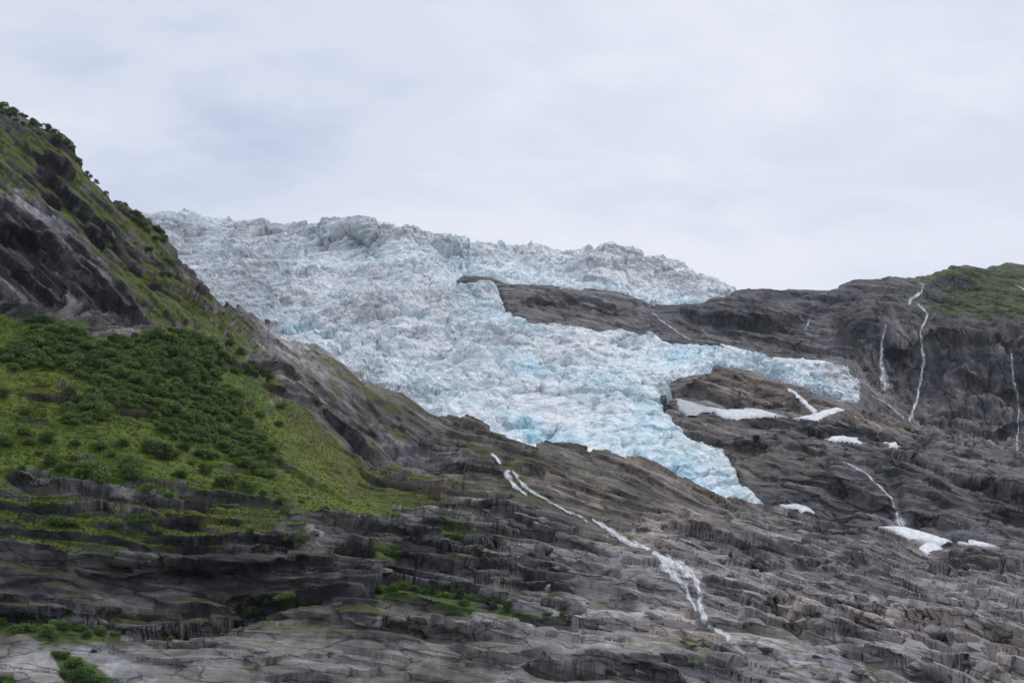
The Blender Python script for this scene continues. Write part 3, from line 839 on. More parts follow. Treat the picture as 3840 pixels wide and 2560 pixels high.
    n_warm, gn3, s0, s1, gn, gn2 = fields(P3, [N_(1 / 45, 4, 0.6), N_(1 / 25, 3, 0.5), N_((1 / 1.6, 1 / 20, 1 / 22), 4, 0.6), N_((1 / 5, 1 / 30, 1 / 40), 3, 0.55), N_(1 / 7, 5, 0.6), N_(1 / 1.3, 4, 0.7)])
    grain, = fields(np.stack([al / 4.0, y / 4, st / 0.5], -1), [N_(1.0, 4, 0.6)])
    tone = 0.5 + 0.7 * (c1[..., 1] - 0.5) + 0.75 * (c2[..., 1] - 0.5) + 0.3 * (c3[..., 1] - 0.5) + 1.0 * n_lich
    tone = smooth_grid(tone + 0.9 * s1 * (0.3 + smoothz), 1)
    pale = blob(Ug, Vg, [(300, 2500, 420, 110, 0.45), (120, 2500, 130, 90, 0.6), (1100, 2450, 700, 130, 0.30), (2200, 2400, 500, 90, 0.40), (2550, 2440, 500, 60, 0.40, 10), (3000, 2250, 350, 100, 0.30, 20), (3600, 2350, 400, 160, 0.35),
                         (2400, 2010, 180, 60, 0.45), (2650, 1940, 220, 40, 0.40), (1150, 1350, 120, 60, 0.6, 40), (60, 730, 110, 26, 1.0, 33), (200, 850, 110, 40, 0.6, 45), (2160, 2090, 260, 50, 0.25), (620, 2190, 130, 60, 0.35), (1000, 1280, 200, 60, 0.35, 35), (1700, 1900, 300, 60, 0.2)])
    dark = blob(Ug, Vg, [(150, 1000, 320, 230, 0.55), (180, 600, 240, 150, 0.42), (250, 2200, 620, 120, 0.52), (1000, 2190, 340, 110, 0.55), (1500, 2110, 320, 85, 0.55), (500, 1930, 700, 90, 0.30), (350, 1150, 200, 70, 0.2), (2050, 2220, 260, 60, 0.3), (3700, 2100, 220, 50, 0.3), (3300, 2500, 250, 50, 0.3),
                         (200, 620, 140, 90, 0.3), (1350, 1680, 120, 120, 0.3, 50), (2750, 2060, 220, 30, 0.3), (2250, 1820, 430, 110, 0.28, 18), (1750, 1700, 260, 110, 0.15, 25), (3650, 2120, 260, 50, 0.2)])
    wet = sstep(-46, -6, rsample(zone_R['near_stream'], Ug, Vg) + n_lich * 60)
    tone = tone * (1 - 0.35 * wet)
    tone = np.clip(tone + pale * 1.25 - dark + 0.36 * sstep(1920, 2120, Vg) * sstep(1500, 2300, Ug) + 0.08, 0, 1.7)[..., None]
    c_d = np.array([0.036, 0.034, 0.037]); c_m = np.array([0.126, 0.115, 0.116]); c_l = np.array([0.37, 0.34, 0.335])
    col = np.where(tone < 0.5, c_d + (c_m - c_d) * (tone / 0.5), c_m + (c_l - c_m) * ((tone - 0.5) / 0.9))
    warm = np.clip(n_warm * 2.4 + 0.10 * right - 0.1, -0.4, 0.6)[..., None]
    col = col * (1 + warm * np.array([0.13, 0.01, -0.13]))
    brown = np.clip(blob(Ug, Vg, [(2300, 1820, 420, 110, 0.7, 18), (1950, 1700, 200, 60, 0.5, 20), (1640, 1850, 160, 60, 1.0), (2950, 2330, 120, 60, 0.5, 30), (2650, 2400, 300, 50, 0.4), (2250, 2000, 200, 40, 0.4)]), 0, 1)[..., None]
    col = col * (1 - brown) + brown * col * np.array([1.06, 0.94, 0.76])
    vein = np.clip(blob(Ug, Vg, [(2375, 1738, 40, 14, 1, 0), (2600, 1845, 150, 10, 0.9, 27)]), 0, 1)[..., None]
    col = col * (1 - 0.7 * vein) + 0.7 * vein * np.array([0.30, 0.24, 0.16])
    # vegetation
    yel = np.clip(0.42 + 1.7 * gn + 1.2 * gn3 + blob(Ug, Vg, [(150, 1450, 200, 90, 0.4), (1050, 1600, 150, 200, 0.3, 40), (400, 1640, 300, 40, 0.15), (1250, 1800, 200, 100, 0.35, 30)]), 0, 1)[..., None]
    cg = np.array([0.044, 0.098, 0.007]) * (1 - yel) + np.array([0.108, 0.126, 0.016]) * yel
    cg = cg * np.clip(1 + 0.8 * gn2[..., None] + 0.8 * n_fine[..., None], 0.25, 2.2)
    cs = np.array([0.034, 0.030, 0.012]) * (1 - yel) + np.array([0.100, 0.092, 0.020]) * yel
    cs = cs * np.clip(1 + 1.6 * gn2[..., None], 0.2, 2)
    gm = grass * sstep(0.30, 0.50, upn + 0.75 * gn + 0.45 * gn2 - 0.1 * spur)
    om = olive * sstep(0.30, 0.52, upn + 1.1 * gn + 0.4 * gn2)
    moss = sstep(0.66, 0.90, upn + 1.1 * gn + 0.9 * gn3 - 0.22 * right) * (1 - smoothz) * 0.75
    soil = grass * 0.5
    col = col * (1 - soil[..., None]) + cs * soil[..., None]
    for msk, cc in ((moss, cs * 0.75 + cg * 0.25), (om, cs * 0.5 + cg * 0.5), (gm, cg), (ledge * 0.9, cg * np.array([0.62, 0.74, 0.8]))):
        col = col * (1 - msk[..., None]) + cc * msk[..., None]
    S.V, S.U = Vg, Ug
    al3, st3 = near_bedding(P3, spur, n_wob * 4.0)
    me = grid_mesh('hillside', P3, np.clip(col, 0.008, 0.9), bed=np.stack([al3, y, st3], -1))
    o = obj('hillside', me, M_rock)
    tag(o, 'grassy spur and banded grey bedrock slope below the glacier', 'hillside', kind='structure')
    S.obj = o
    return S


NEAR = build_near()
print('near', round(time.time() - T0, 1))


# ================================================================ FAR MOUNTAIN AND GLACIER
FAR_LEDGES = [([(2560, 1175), (2700, 1180), (2850, 1200), (3000, 1190)], 6, 12, 40, 30),
              ([(1900, 1135), (2020, 1130), (2160, 1135), (2300, 1150)], 4, 7, 30, 30),
              ([(3420, 1290), (3520, 1265), (3640, 1270), (3760, 1285), (3900, 1290)], 7, 12, 40, 50),
              ([(3340, 1300), (3380, 1325), (3420, 1300)], 12, 12, 50, 30),
              ([(3490, 1075), (3560, 1068), (3650, 1085)], 4, 10, 30, 25),
              ([(3120, 1850), (3250, 1900), (3400, 1960), (3560, 1985)], 2, 5, 50, 30),
              ([(3300, 1700), (3450, 1760), (3600, 1830), (3780, 1860), (3900, 1900)], 5, 11, 60, 45),
              ([(2520, 1600), (2620, 1640), (2750, 1680), (2860, 1700)], 3.5, 7, 40, 30),
              ([(2560, 1490), (2700, 1512), (2850, 1532), (3000, 1550)], 3, 5, 50, 20),
              ([(3000, 1600), (3150, 1620), (3300, 1640), (3500, 1690)], 3, 6, 40, 24),
              ([(2820, 1690), (3000, 1690), (3150, 1720), (3300, 1790)], 3, 5, 40, 24),
              ([(3600, 1400), (3700, 1440), (3800, 1500), (3900, 1520)], 6, 10, 60, 40),
              ([(3550, 1560), (3680, 1580), (3800, 1600), (3950, 1590)], 5, 8, 60, 30)]


def build_far():
    S = Surface()
    S.u0, S.du = 300.0, 5.0
    cols = 796
    rows0, S.rows = 500, 590
    u = (S.u0 + S.du * np.arange(cols)).astype(np.float32)
    S.uc = u
    ft = np.array(FAR_TOP, float); nt = np.array(NEAR_TOP, float)
    vtop = np.interp(u, ft[:, 0], ft[:, 1]).astype(np.float32)
    vbot = np.minimum(np.interp(u, nt[:, 0], nt[:, 1]) + 170, 2190).astype(np.float32)
    vbot = np.convolve(np.pad(vbot, 20, mode='edge'), np.ones(41) / 41, 'valid').astype(np.float32)
    Vg = survey_grid(u, vbot, vtop, rows0)
    Ug = np.broadcast_to(u[None], Vg.shape)
    LR = TPS(FAR_R).raster()
    r = np.exp(rsample(LR, Ug, Vg))
    P = EYE.astype(np.float32) + ray(Ug, Vg) * r[..., None]
    nb = 10
    hd = ray(u, vtop); hd[:, 2] = 0
    hd /= np.linalg.norm(hd, axis=1, keepdims=True)
    back = []
    for k in range(1, nb + 1):
        f = k / nb
        back.append(P[-1] + hd * (400 * f ** 1.2) - np.array([0, 0, 1]) * (2 * f - 40 * f ** 2))
    P = np.concatenate([P, np.stack(back)], 0).astype(np.float32)
    Vg = np.concatenate([Vg, np.repeat(Vg[-1:], nb, 0)], 0)
    Ug = np.broadcast_to(u[None], Vg.shape)
    Nn = smooth_grid(grid_normals(P), 8)
    Nn /= np.linalg.norm(Nn, axis=-1, keepdims=True)
    if Nn[200, 400] @ (EYE - P[200, 400]) < 0:
        Nn = -Nn
    fade = np.ones(Vg.shape, np.float32)
    fade[rows0:] = np.linspace(0.8, 0.2, nb)[:, None]
    vt2 = np.broadcast_to(vtop[None], Vg.shape)
    P_b, N_b, V_b, F_b, U_b, T_b = P, Nn, Vg, fade, Ug, vt2
    CLIFF_R = sdf_raster([(3150, 1180), (3320, 1150), (3430, 1210), (3600, 1230), (3840, 1240), (4400, 1240), (4400, 1720), (3840, 1720), (3600, 1690), (3400, 1600), (3280, 1500), (3200, 1400)])

    # ================= bedrock
    n_edge, n_big, n_mid, n_fine, wob = fields(P, [N_(1 / 22, 4, 0.6), N_(1 / 160, 4, 0.5), N_(1 / 45, 5, 0.55), N_(1 / 9, 4, 0.62), N_(1 / 60, 3, 0.5)])
    gsd = rsample(zone_R['glacier'], Ug, Vg) + n_edge * 26
    snow = sstep(-16, 8, rsample(zone_R['snow'], Ug, Vg))
    cliff = sstep(-50, 60, rsample(CLIFF_R, Ug, Vg))
    calm = (1 - 0.6 * sstep(-34, -6, rsample(zone_R['far_stream'], Ug, Vg))) * (1 - 0.6 * sstep(60, 0, Vg - vtop[None])) * (1 - 0.8 * snow) * (1 - 0.6 * sstep(-60, 0, gsd))

    def far_bed(P, w):
        return 0.94 * P[..., 0] - 0.34 * P[..., 2], 0.34 * P[..., 0] + 0.94 * P[..., 2] + w

    al, st = far_bed(P, wob * 20)
    h1, c1 = slabs(al, st, P[..., 1], 75.0, 18.0, 1.1, 4)
    v1, vc1 = slabs(P[..., 2], P[..., 0] + 0.3 * P[..., 1] + wob * 30, P[..., 1], 90.0, 24.0, 0.0, 6)
    n_str, = fields(np.stack([al, P[..., 1], st], -1), [N_((1 / 130, 1 / 110, 1 / 24), 4, 0.55)])
    n_vst, = fields(np.stack([P[..., 0] + wob * 20, P[..., 1], P[..., 2]], -1), [N_((1 / 28, 1 / 60, 1 / 120), 4, 0.55)])
    disp = n_big * 40 + n_mid * 10 + (1 - cliff) * (2.0 * h1 + n_str * 17) + cliff * (6.5 * v1 + n_vst * 24)
    disp = disp + ledge_disp(u, Vg, FAR_LEDGES, n_mid * 60 + n_fine * 16, 1.0, 4.0)
    disp = disp * calm - 14 * sstep(-6, 60, gsd)
    P1 = P + Nn * (disp * fade)[..., None]
    P1, Nr, Vg, fade, gsd, calm, vc1r = resample_columns(P1, [P1, Nn, Vg, fade, gsd, calm, np.ascontiguousarray(vc1[..., 1])], S.rows)
    Ug = np.broadcast_to(u[None], Vg.shape)
    N1 = oriented(P1, Nr, 2)
    cliff = sstep(-50, 60, rsample(CLIFF_R, Ug, Vg))
    n_mid, n_fine, n_var, n_warm, wob = fields(P1, [N_(1 / 30, 4, 0.55), N_(1 / 8, 2, 0.55), N_(1 / 70, 3, 0.5), N_(1 / 120, 4, 0.6), N_(1 / 40, 3, 0.5)])
    al, st = far_bed(P1, wob * 14)
    h2, c2 = slabs(al, st, P1[..., 1], 36.0, 7.0, 1.1, 5, 0.5)
    v2, vc2 = slabs(P1[..., 2] + 0.35 * P1[..., 0], P1[..., 0] - 0.2 * P1[..., 2] + wob * 12, P1[..., 1], 34.0, 8.0, 0.4, 7, 0.7)
    band = np.clip(0.85 + 2 * n_var, 0.2, 1.6)
    n_st2, = fields(np.stack([al, P1[..., 1], st], -1), [N_((1 / 34, 1 / 34, 1 / 8), 4, 0.6)])
    d2 = calm * ((1 - cliff) * (2.2 * h2 * band + n_st2 * 4) + cliff * 3.6 * v2 + n_fine * 1.3 + n_mid * 5)
    P2 = P1 + N1 * (d2 * fade)[..., None]
    N2 = oriented(P2, N1, 1)
    al, st = far_bed(P2, wob * 14)
    h3, c3 = slabs(al, st, P2[..., 1], 10.0, 2.8, 1.0, 8, 0.5)
    nf, = fields(P2, [N_(1 / 5.0, 1, 0.5)])
    Pr = P2 + N2 * (calm * (0.8 * h3 * band + nf * 0.6) * fade)[..., None]
    N3 = oriented(Pr, N2, 0)
    upn = smooth_grid(N3[..., 2], 1)
    s0, s1, gn, gn2 = fields(Pr, [N_((1 / 7, 1 / 40, 1 / 60), 4, 0.6), N_((1 / 18, 1 / 60, 1 / 110), 3, 0.6), N_(1 / 30, 5, 0.6), N_(1 / 6, 4, 0.65)])
    grain, = fields(np.stack([al / 16.0, P2[..., 1] / 16, st / 2.4], -1), [N_(1.0, 4, 0.6)])
    tone = smooth_grid(0.45 + (1 - 0.5 * cliff) * (0.5 * (c2[..., 1] - 0.5)) + (0.4 + 1.3 * cliff) * s1 + 1.9 * cliff * s0 + 1.3 * n_mid + 0.45 * cliff * (vc1r - 0.5) - 0.10 * cliff, 1)
    tone = tone + 0.5 * cliff * (vc2[..., 1] - 0.5)
    tone = tone + blob(Ug, Vg, [(3230, 1380, 90, 90, 0.25), (3700, 1640, 200, 50, 0.4), (3370, 1260, 40, 40, 0.7), (2700, 1460, 150, 60, 0.25), (3050, 1640, 250, 40, 0.2), (3300, 1590, 120, 30, 0.35, 20), (2350, 1150, 100, 30, 0.25, 20), (3650, 1500, 90, 60, 0.3), (3480, 1580, 100, 60, 0.2),
                                (3750, 1400, 110, 170, -0.25), (2750, 1190, 140, 40, -0.3), (3380, 1330, 60, 60, -0.3), (3350, 1830, 130, 60, -0.25, 30), (3600, 1900, 250, 60, -0.2), (2050, 1150, 120, 30, -0.2)])
    tone = tone * (1 - 0.35 * sstep(-30, -4, rsample(zone_R['far_stream'], Ug, Vg) + n_mid * 40))
    tone = np.clip(tone, 0, 1.5)[..., None]
    c_d = np.array([0.050, 0.050, 0.057]); c_m = np.array([0.140, 0.132, 0.137]); c_l = np.array([0.33, 0.31, 0.305])
    col = np.where(tone < 0.5, c_d + (c_m - c_d) * (tone / 0.5), c_m + (c_l - c_m) * (tone - 0.5))
    och = sstep(-30, 60, rsample(zone_R['ochre'], Ug, Vg) + n_mid * 60) * 0.75
    och = np.clip(och + blob(Ug, Vg, [(2800, 1750, 160, 70, 0.5, 20), (3050, 1790, 40, 80, 0.6, -35), (3200, 1925, 90, 30, 0.8), (3160, 1570, 160, 30, 0.6, 10), (3420, 1640, 180, 22, 0.55, 18), (2650, 1590, 110, 40, 0.5, 20), (3390, 1300, 50, 50, 0.5), (2850, 1410, 120, 22, 0.6, 20), (2600, 1700, 50, 30, .5)]) + n_warm * 0.7, 0, 1)[..., None]
    col = col * (1 - och) + och * col * np.array([1.38, 1.12, 0.82])
    fg = sstep(-10, 14, rsample(zone_R['fargreen'], Ug, Vg) + gn * 330 - 10) * sstep(0.44, 0.62, upn + 0.9 * gn + 0.3 * gn2 + 0.1)
    gx = sstep(3150, 3480, Ug) * sstep(1150, 1080, Vg) * sstep(0.5, 0.8, upn + 0.9 * gn) * 0.55
    gy = np.clip(0.45 + 2 * gn, 0, 1)[..., None]
    cg = (np.array([0.036, 0.066, 0.014]) * (1 - gy) + np.array([0.078, 0.086, 0.022]) * gy) * np.clip(1 + 1.6 * gn2[..., None], 0.2, 2)
    col = col * (1 - gx[..., None]) + cg * 0.8 * gx[..., None]
    col = col * (1 - fg[..., None]) + cg * fg[..., None]
    S.P = Pr
    keep = ~((gsd[:-1, :-1] > 75) & (gsd[1:, 1:] > 75)) & (Ug[:-1, :-1] > 1300)
    al3, st3 = far_bed(Pr, wob * 14)
    cl_ = cliff[..., None]
    far_b = np.stack([al3, Pr[..., 1], st3], -1) * (1 - cl_) + np.stack([Pr[..., 2], Pr[..., 1], Pr[..., 0]], -1) * np.array([1.0, 1.0, 0.7]) * cl_
    o = obj('mountain', grid_mesh('mountain', Pr, np.clip(col, 0.008, 0.9), keep, bed=far_b), M_farrock)
    tag(o, 'grey rock mountain with tall dark cliff and bare slabs round the ice', 'mountain', kind='structure')

    # ================= glacier
    P, Nn, Vg, fade, Ug = P_b, N_b, V_b, F_b, U_b

    def ice_zones(Ug, Vg):
        tongue = np.clip(sstep(1480, 1620, Vg) * sstep(1300, 1900, Ug) + 0.55 * sstep(1360, 1480, Vg) * sstep(1500, 1900, Ug) * sstep(2650, 2450, Ug) + blob(Ug, Vg, [(2150, 1290, 200, 45, 0.9, 30), (2350, 1250, 160, 30, 0.8, 15), (2500, 1290, 200, 36, 0.6, 10), (2050, 1010, 160, 24, 0.4), (2400, 1350, 240, 40, 0.45), (1500, 1240, 60, 20, .5)]), 0, 1)
        crest = np.clip(blob(Ug, Vg, [(1400, 880, 330, 60, 1.0), (1000, 870, 420, 40, 0.7), (1680, 940, 110, 60, 0.9), (2300, 970, 260, 50, 0.6)]), 0, 1)
        return tongue, crest, 1 - np.maximum(tongue * 0.9, 0.6 * crest)

    def flow(P):
        return np.stack([0.80 * P[..., 0] + 0.45 * P[..., 2], P[..., 1], 0.85 * P[..., 2] - 0.45 * P[..., 0]], -1)

    tongue, crest, chaos = ice_zones(Ug, Vg)
    Q = flow(P)
    w0, w1, w4, w5, n_edge, w6 = fields(Q, [N_(1 / 70, 3, 0.5), N_(1 / 24, 3, 0.5), N_(1 / 110, 4, 0.55), N_((1 / 60, 1 / 60, 1 / 14), 3, 0.55, 0.4), N_(1 / 22, 4, 0.6), N_(1 / 40, 4, 0.6)])
    gsd = rsample(zone_R['glacier'], Ug, Vg) + n_edge * 30
    W = Q + np.stack([w0 * 34, w1 * 14, w1 * 18], -1)
    wbig, = fields(Q, [N_((1 / 170, 1 / 170, 1 / 70), 3, 0.5, 0.5)])

    def ridged(W, sx, sz, off, oct_=1):
        """sharp fins of ice"""
        n, = fields(W, [N_((1 / sx, 1 / sx, 1 / sz), oct_, 0.5, 0.5, off=off)])
        return 0.2 - np.abs(n) * 1.6

    def blocks(W, sx, sz, off, amp, crack, cw):
        sc = (1 / sx, 1 / sx, 1 / sz)
        (d, k, p), e_ = fields(W, [V_(sc, off=off), V_(sc, 'DISTANCE_TO_EDGE', off=off)])
        lx = W[..., 0] / sx + off[0] - p[..., 0]
        lz = W[..., 2] / sz + off[2] - p[..., 2]
        b = (k[..., 0] - 0.5) * 1.1 + lz * 0.9 * (k[..., 1] - 0.15) + lx * 1.0 * (k[..., 2] - 0.5)
        return amp * (b - crack * np.exp(-e_ / cw)), k, e_

    b1, k1, e1 = blocks(W, 36.0, 20.0, (1, 2, 3), 8.5, 0.75, 0.05)
    X3 = P + np.stack([w1 * 10, w1 * 0, w0 * 10], -1)
    (dc, kc, pc), ec = fields(X3, [V_((1 / 40, 1 / 60, 1 / 75), off=(4, 4, 4)), V_((1 / 40, 1 / 60, 1 / 75), 'DISTANCE_TO_EDGE', off=(4, 4, 4))])
    bc = (kc[..., 0] - 0.5) * 18 - 15 * np.exp(-ec / 0.02)
    amp_l = np.clip(0.72 + 3.0 * w4 + 2.2 * wbig, 0.15, 1.5)
    rip = (0.22 - np.abs(w5)) * 9
    cn, cm_ = fields(Q + np.stack([w1 * 6, w1 * 0, w1 * 10], -1), [N_((1 / 95, 1 / 95, 1 / 17), 1, 0.5, 0.25), N_(1 / 75, 3, 0.5)])
    crev = np.exp(-np.abs(cn) / 0.016) * sstep(-0.02, 0.10, cm_ + 0.04 * tongue)
    gd = -9.0 * crev * (1 - 0.5 * chaos) + chaos * amp_l * (0.45 * b1 + w6 * 13 + 15 * ridged(W, 60.0, 24.0, (3, 9, 1))) + crest * bc + tongue * (rip * 1.3 + 0.25 * b1) + w4 * 30 + 26 * wbig
    gd = gd * (1 - 0.45 * sstep(45, 0, Vg - vtop[None]))
    front = sstep(-6, 20, gsd)
    gd = gd * (0.35 + 0.65 * sstep(-5, 45, gsd)) + (-11 + 12 * front) - 10 * sstep(-8, -40, gsd)
    Dg = Nn * 0.85 + np.array([0, 0, 0.3], np.float32)
    P1 = P + Dg * (gd * fade)[..., None]
    P1, Nr, Vg, fade, gsd, crev = resample_columns(P1, [P1, Nn, Vg, fade, gsd, crev], S.rows)
    Ug = np.broadcast_to(u[None], Vg.shape)
    tongue, crest, chaos = ice_zones(Ug, Vg)
    N1 = oriented(P1, Nr, 3)
    Q = flow(P1)
    wb2, = fields(Q, [N_((1 / 60, 1 / 60, 1 / 150), 3, 0.5, 0.5)])
    w1, w2, lay, w4 = fields(Q, [N_(1 / 12, 3, 0.5), N_((1 / 26, 1 / 26, 1 / 7), 4, 0.6), N_((1 / 50, 1 / 50, 1 / 4.5), 3, 0.6), N_(1 / 60, 4, 0.55)])
    W = Q + np.stack([w1 * 8, w1 * 5, w1 * 8], -1)
    b2, k2, e2 = blocks(W, 11.0, 6.5, (5, 2, 9), 3.6, 0.6, 0.06)
    long_, = fields(Q, [N_((1 / 9, 1 / 9, 1 / 80), 3, 0.55, 0.3)])
    amp_l = np.clip(0.70 + 3.2 * w4 + 2.6 * wb2, 0.08, 1.6)
    inner = 0.4 + 0.6 * sstep(-5, 40, gsd)
    d2 = inner * (chaos * amp_l * (0.55 * b2 + 6.5 * ridged(W, 14.0, 7.5, (2, 5, 7))) + crest * (0.55 * b2 + lay * 4.5 + 3.0 * ridged(W, 16.0, 9.0, (1, 5, 3))) + tongue * (0.08 * b2 + w2 * 2.2 + 2.6 * ridged(W, 36.0, 9.0, (7, 1, 4)) + 2.6 * long_))
    P2 = P1 + N1 * (d2 * fade)[..., None]
    N2 = oriented(P2, N1, 3)
    Q = flow(P2)
    b3, k3, e3 = blocks(Q + w1[..., None] * 4, 6.0, 4.0, (8, 1, 2), 2.6, 0.4, 0.07)
    w3, = fields(Q, [N_(1 / 6.0, 1, 0.5)])
    d3 = inner * ((0.08 + 0.92 * chaos) * amp_l * (b3 * 0.45 + 3.0 * ridged(Q, 8.0, 5.0, (4, 4, 8))) + w3 * (0.5 + 0.5 * chaos))
    Pg = P2 + N2 * (d3 * fade)[..., None]
    # colour: dirty weathered crust, white crushed ice, blue where it broke afresh; margin dirt also carries painted contact shadow
    blue_z = np.clip(blob(Ug, Vg, [(1850, 1170, 160, 40, 0.8, 25), (1400, 960, 260, 40, 0.45), (1750, 1010, 120, 50, 0.6), (1980, 1390, 160, 50, 0.9, 10), (1650, 1420, 120, 40, 0.4), (2550, 1340, 180, 45, 0.8, -8), (2800, 1370, 200, 35, 0.7, 15), (3100, 1450, 160, 40, 0.6, 18), (2580, 1140, 130, 25, 0.9, 8), (2300, 1080, 200, 22, 0.6, 8), (1900, 1040, 150, 22, 0.5),
                                       (2500, 1600, 120, 90, 0.8), (2350, 1560, 120, 90, 0.5), (2700, 1800, 150, 60, 0.9, 30), (2520, 1760, 180, 30, 1.0, 25), (2080, 1630, 200, 30, 0.9, 5), (1950, 1610, 90, 22, 0.9, 20), (1130, 1260, 140, 40, 0.7, 30), (1500, 1350, 120, 40, 0.3), (1700, 1530, 180, 40, 0.4, 20), (2250, 1450, 160, 50, 0.5), (1560, 1480, 60, 30, .6, 30)]), 0, 1.2)
    fresh = 0.6 * np.exp(-e2 / 0.14) + 0.5 * np.exp(-e3 / 0.15)
    band_, strk_ = fields(Q, [N_((1 / 220, 1 / 220, 1 / 60), 4, 0.55, 0.6), N_((1 / 7, 1 / 7, 1 / 90), 4, 0.6)])
    bn, bn2, dn_, dn2, dn3 = fields(Q, [N_(1 / 26, 4, 0.6), N_(1 / 6, 4, 0.65), N_(1 / 50, 5, 0.6), N_((1 / 14, 1 / 14, 1 / 3.5), 5, 0.65), N_(1 / 3, 4, 0.7)])
    bl = np.clip((0.03 + 0.12 * tongue + (0.60 + 0.70 * tongue) * blue_z) * (0.36 + 1.6 * bn + 0.6 * fresh * chaos + 0.8 * bn2 + 1.2 * tongue * strk_) + 0.55 * crev * (0.4 + 0.6 * blue_z) + 0.12 * (k2[..., 1] > 0.75) * chaos, 0, 0.9)[..., None]
    dirt = np.clip(0.54 + 0.14 * sstep(1320, 1150, Vg) - 0.18 * tongue + 2.2 * dn_ + 1.8 * band_ + 1.4 * tongue * strk_ + (1.3 * dn2 + 0.9 * dn3) * (0.5 + 0.5 * chaos) + (0.9 + 3.0 * bn2) * sstep(30, -2, gsd) + 0.45 * (k2[..., 1] - 0.5) + 0.35 * (k3[..., 1] - 0.5) - 0.3 * blue_z + blob(Ug, Vg, [(2150, 1260, 200, 50, 0.4, 30), (1300, 1130, 400, 100, 0.3), (2350, 1270, 120, 30, 0.5), (1500, 890, 350, 40, 0.25), (2350, 1000, 260, 50, 0.3), (1850, 1250, 200, 50, 0.3, 20), (2650, 1300, 140, 18, 0.6), (3100, 1385, 90, 20, 0.7), (2500, 1500, 40, 35, 1.2), (2760, 1760, 25, 60, 0.7, -30), (2620, 1410, 70, 12, 0.6, -10), (1350, 1480, 60, 30, 0.5, 30), (1620, 1560, 90, 12, .5, 30),
                                                                                    (2650, 1850, 300, 60, -0.3), (2300, 1650, 300, 60, -0.2), (2450, 1350, 200, 40, -0.25), (2200, 1230, 120, 14, -0.4, 12)]), 0, 1.3)[..., None]
    white = np.array([0.84, 0.86, 0.885]); grey = np.array([0.42, 0.435, 0.455]); blu = np.array([0.33, 0.61, 0.72])
    dm = np.minimum(dirt, 1) * 0.85
    ci = (white * (1 - dm) + grey * dm) * (1 - 0.6 * np.clip(dirt - 1, 0, 1))
    ci = ci * (1 - bl) + blu * bl
    keepg = (gsd[:-1, :-1] > -26) | (gsd[1:, 1:] > -26)
    keepg &= Ug[:-1, :-1] > 330
    meg = grid_mesh('ice_surface', Pg, np.clip(ci, 0.02, 0.95), keepg, smooth=False, bed=flow(Pg))
    S.Pg = Pg
    S.Ng = N2
    S.chaos, S.crest = chaos, crest
    S.Vi = Vg
    g = obj('glacier', None)
    g.location = (float(Pg[80, 450, 0]), float(Pg[80, 450, 1]), float(Pg[80, 450, 2]))
    gi = obj('ice_surface', meg, M_ice, g)
    gi.matrix_parent_inverse = Matrix.Translation(-Vector(g.location))
    tag(g, 'white and blue broken glacier tongue spilling down between the rock slopes', 'glacier')
    S.glacier = g
    S.o = o
    return S


FAR = build_far()
print('far', round(time.time() - T0, 1))
#@@DETAIL@@

# ================================================================ VALLEY FLOOR
bm = bmesh.new()
bmesh.ops.create_grid(bm, x_segments=40, y_segments=40, size=6000)
for v_ in bm.verts:
    v_.co.z = -0.6
me = bpy.data.meshes.new('valley_floor')
bm.to_mesh(me); bm.free()
tag(obj('valley_floor', me, M_valley), 'grassy valley floor below the slabs', 'ground', kind='structure')


# ================================================================ SNOW PATCHES
def snow_patch(label, poly, surf, white):
    p = np.array(poly, float)
    st_ = 4.0
    us = np.arange(p[:, 0].min() - 10, p[:, 0].max() + 11, st_)
    vs_ = np.arange(p[:, 1].min() - 8, p[:, 1].max() + 9, st_ * 0.6)
    U, V = np.meshgrid(us, vs_)
    # exact distance to the outline
    best = np.full(U.shape, 1e12); ins = np.zeros(U.shape, bool)
    n = len(p)
    for k in range(n):
        (ax, ay), (bx, by) = p[k], p[(k + 1) % n]
        dx, dy = bx - ax, by - ay
        t = np.clip(((U - ax) * dx + (V - ay) * dy) / (dx * dx + dy * dy + 1e-6), 0, 1)
        best = np.minimum(best, (U - ax - t * dx) ** 2 + ((V - ay - t * dy) * 1.6) ** 2)
        if ay != by:
            ins ^= ((ay > V) != (by > V)) & (U < (bx - ax) * (V - ay) / (by - ay) + ax)
    wn_, wd_ = fields(np.stack([U, V * 1.4, U * 0], -1).astype(np.float32), [N_(1 / 26, 5, 0.65), N_(1 / 9, 5, 0.7)])
    wob = wn_ * 16 + np.sin(U * 0.21 + V * 0.13) * 0.6 + np.sin(U * 0.083 - V * 0.3 + 1.3) * 2.2 + RNG.normal(0, 0.7, U.shape)
    sd = np.where(ins, np.sqrt(best), -np.sqrt(best)) + wob * 0.9
    P = surf.at(U.ravel(), V.ravel(), 'Pg' if 'ice' in label and 'lobe' in label else 'P').reshape(U.shape + (3,))
    P = smooth_grid(P, 3)
    N = grid_normals(P)
    N *= np.sign((N * (EYE - P)).sum(-1, keepdims=True))
    N = smooth_grid(N, 4)
    th = 0.9 * (1 - np.exp(-np.maximum(sd, 0) / 12)) + np.where(sd < 0, np.maximum(sd, -8) * 0.25, 0) + 0.7
    P = P + N * th[..., None]
    keep = (sd[:-1, :-1] > -3) & (sd[1:, 1:] > -3)
    dirt = np.clip(1 + 0.7 * wn_ + 0.9 * wd_ - 0.25 * np.exp(-np.maximum(sd, 0) / 5), 0.45, 1.12)[..., None]
    colr = np.broadcast_to(np.array([white, white * 1.01, white * 1.035]) * 0.9, P.shape) * dirt
    o = obj('snow_patch', grid_mesh('snow_patch', P, colr, keep), M_snow)
    tag(o, label, 'snow', 'snow patches on the slabs')


for lab, poly, w_, wh in SNOW:
    snow_patch(lab, poly, FAR, wh)
print('snow', round(time.time() - T0, 1))


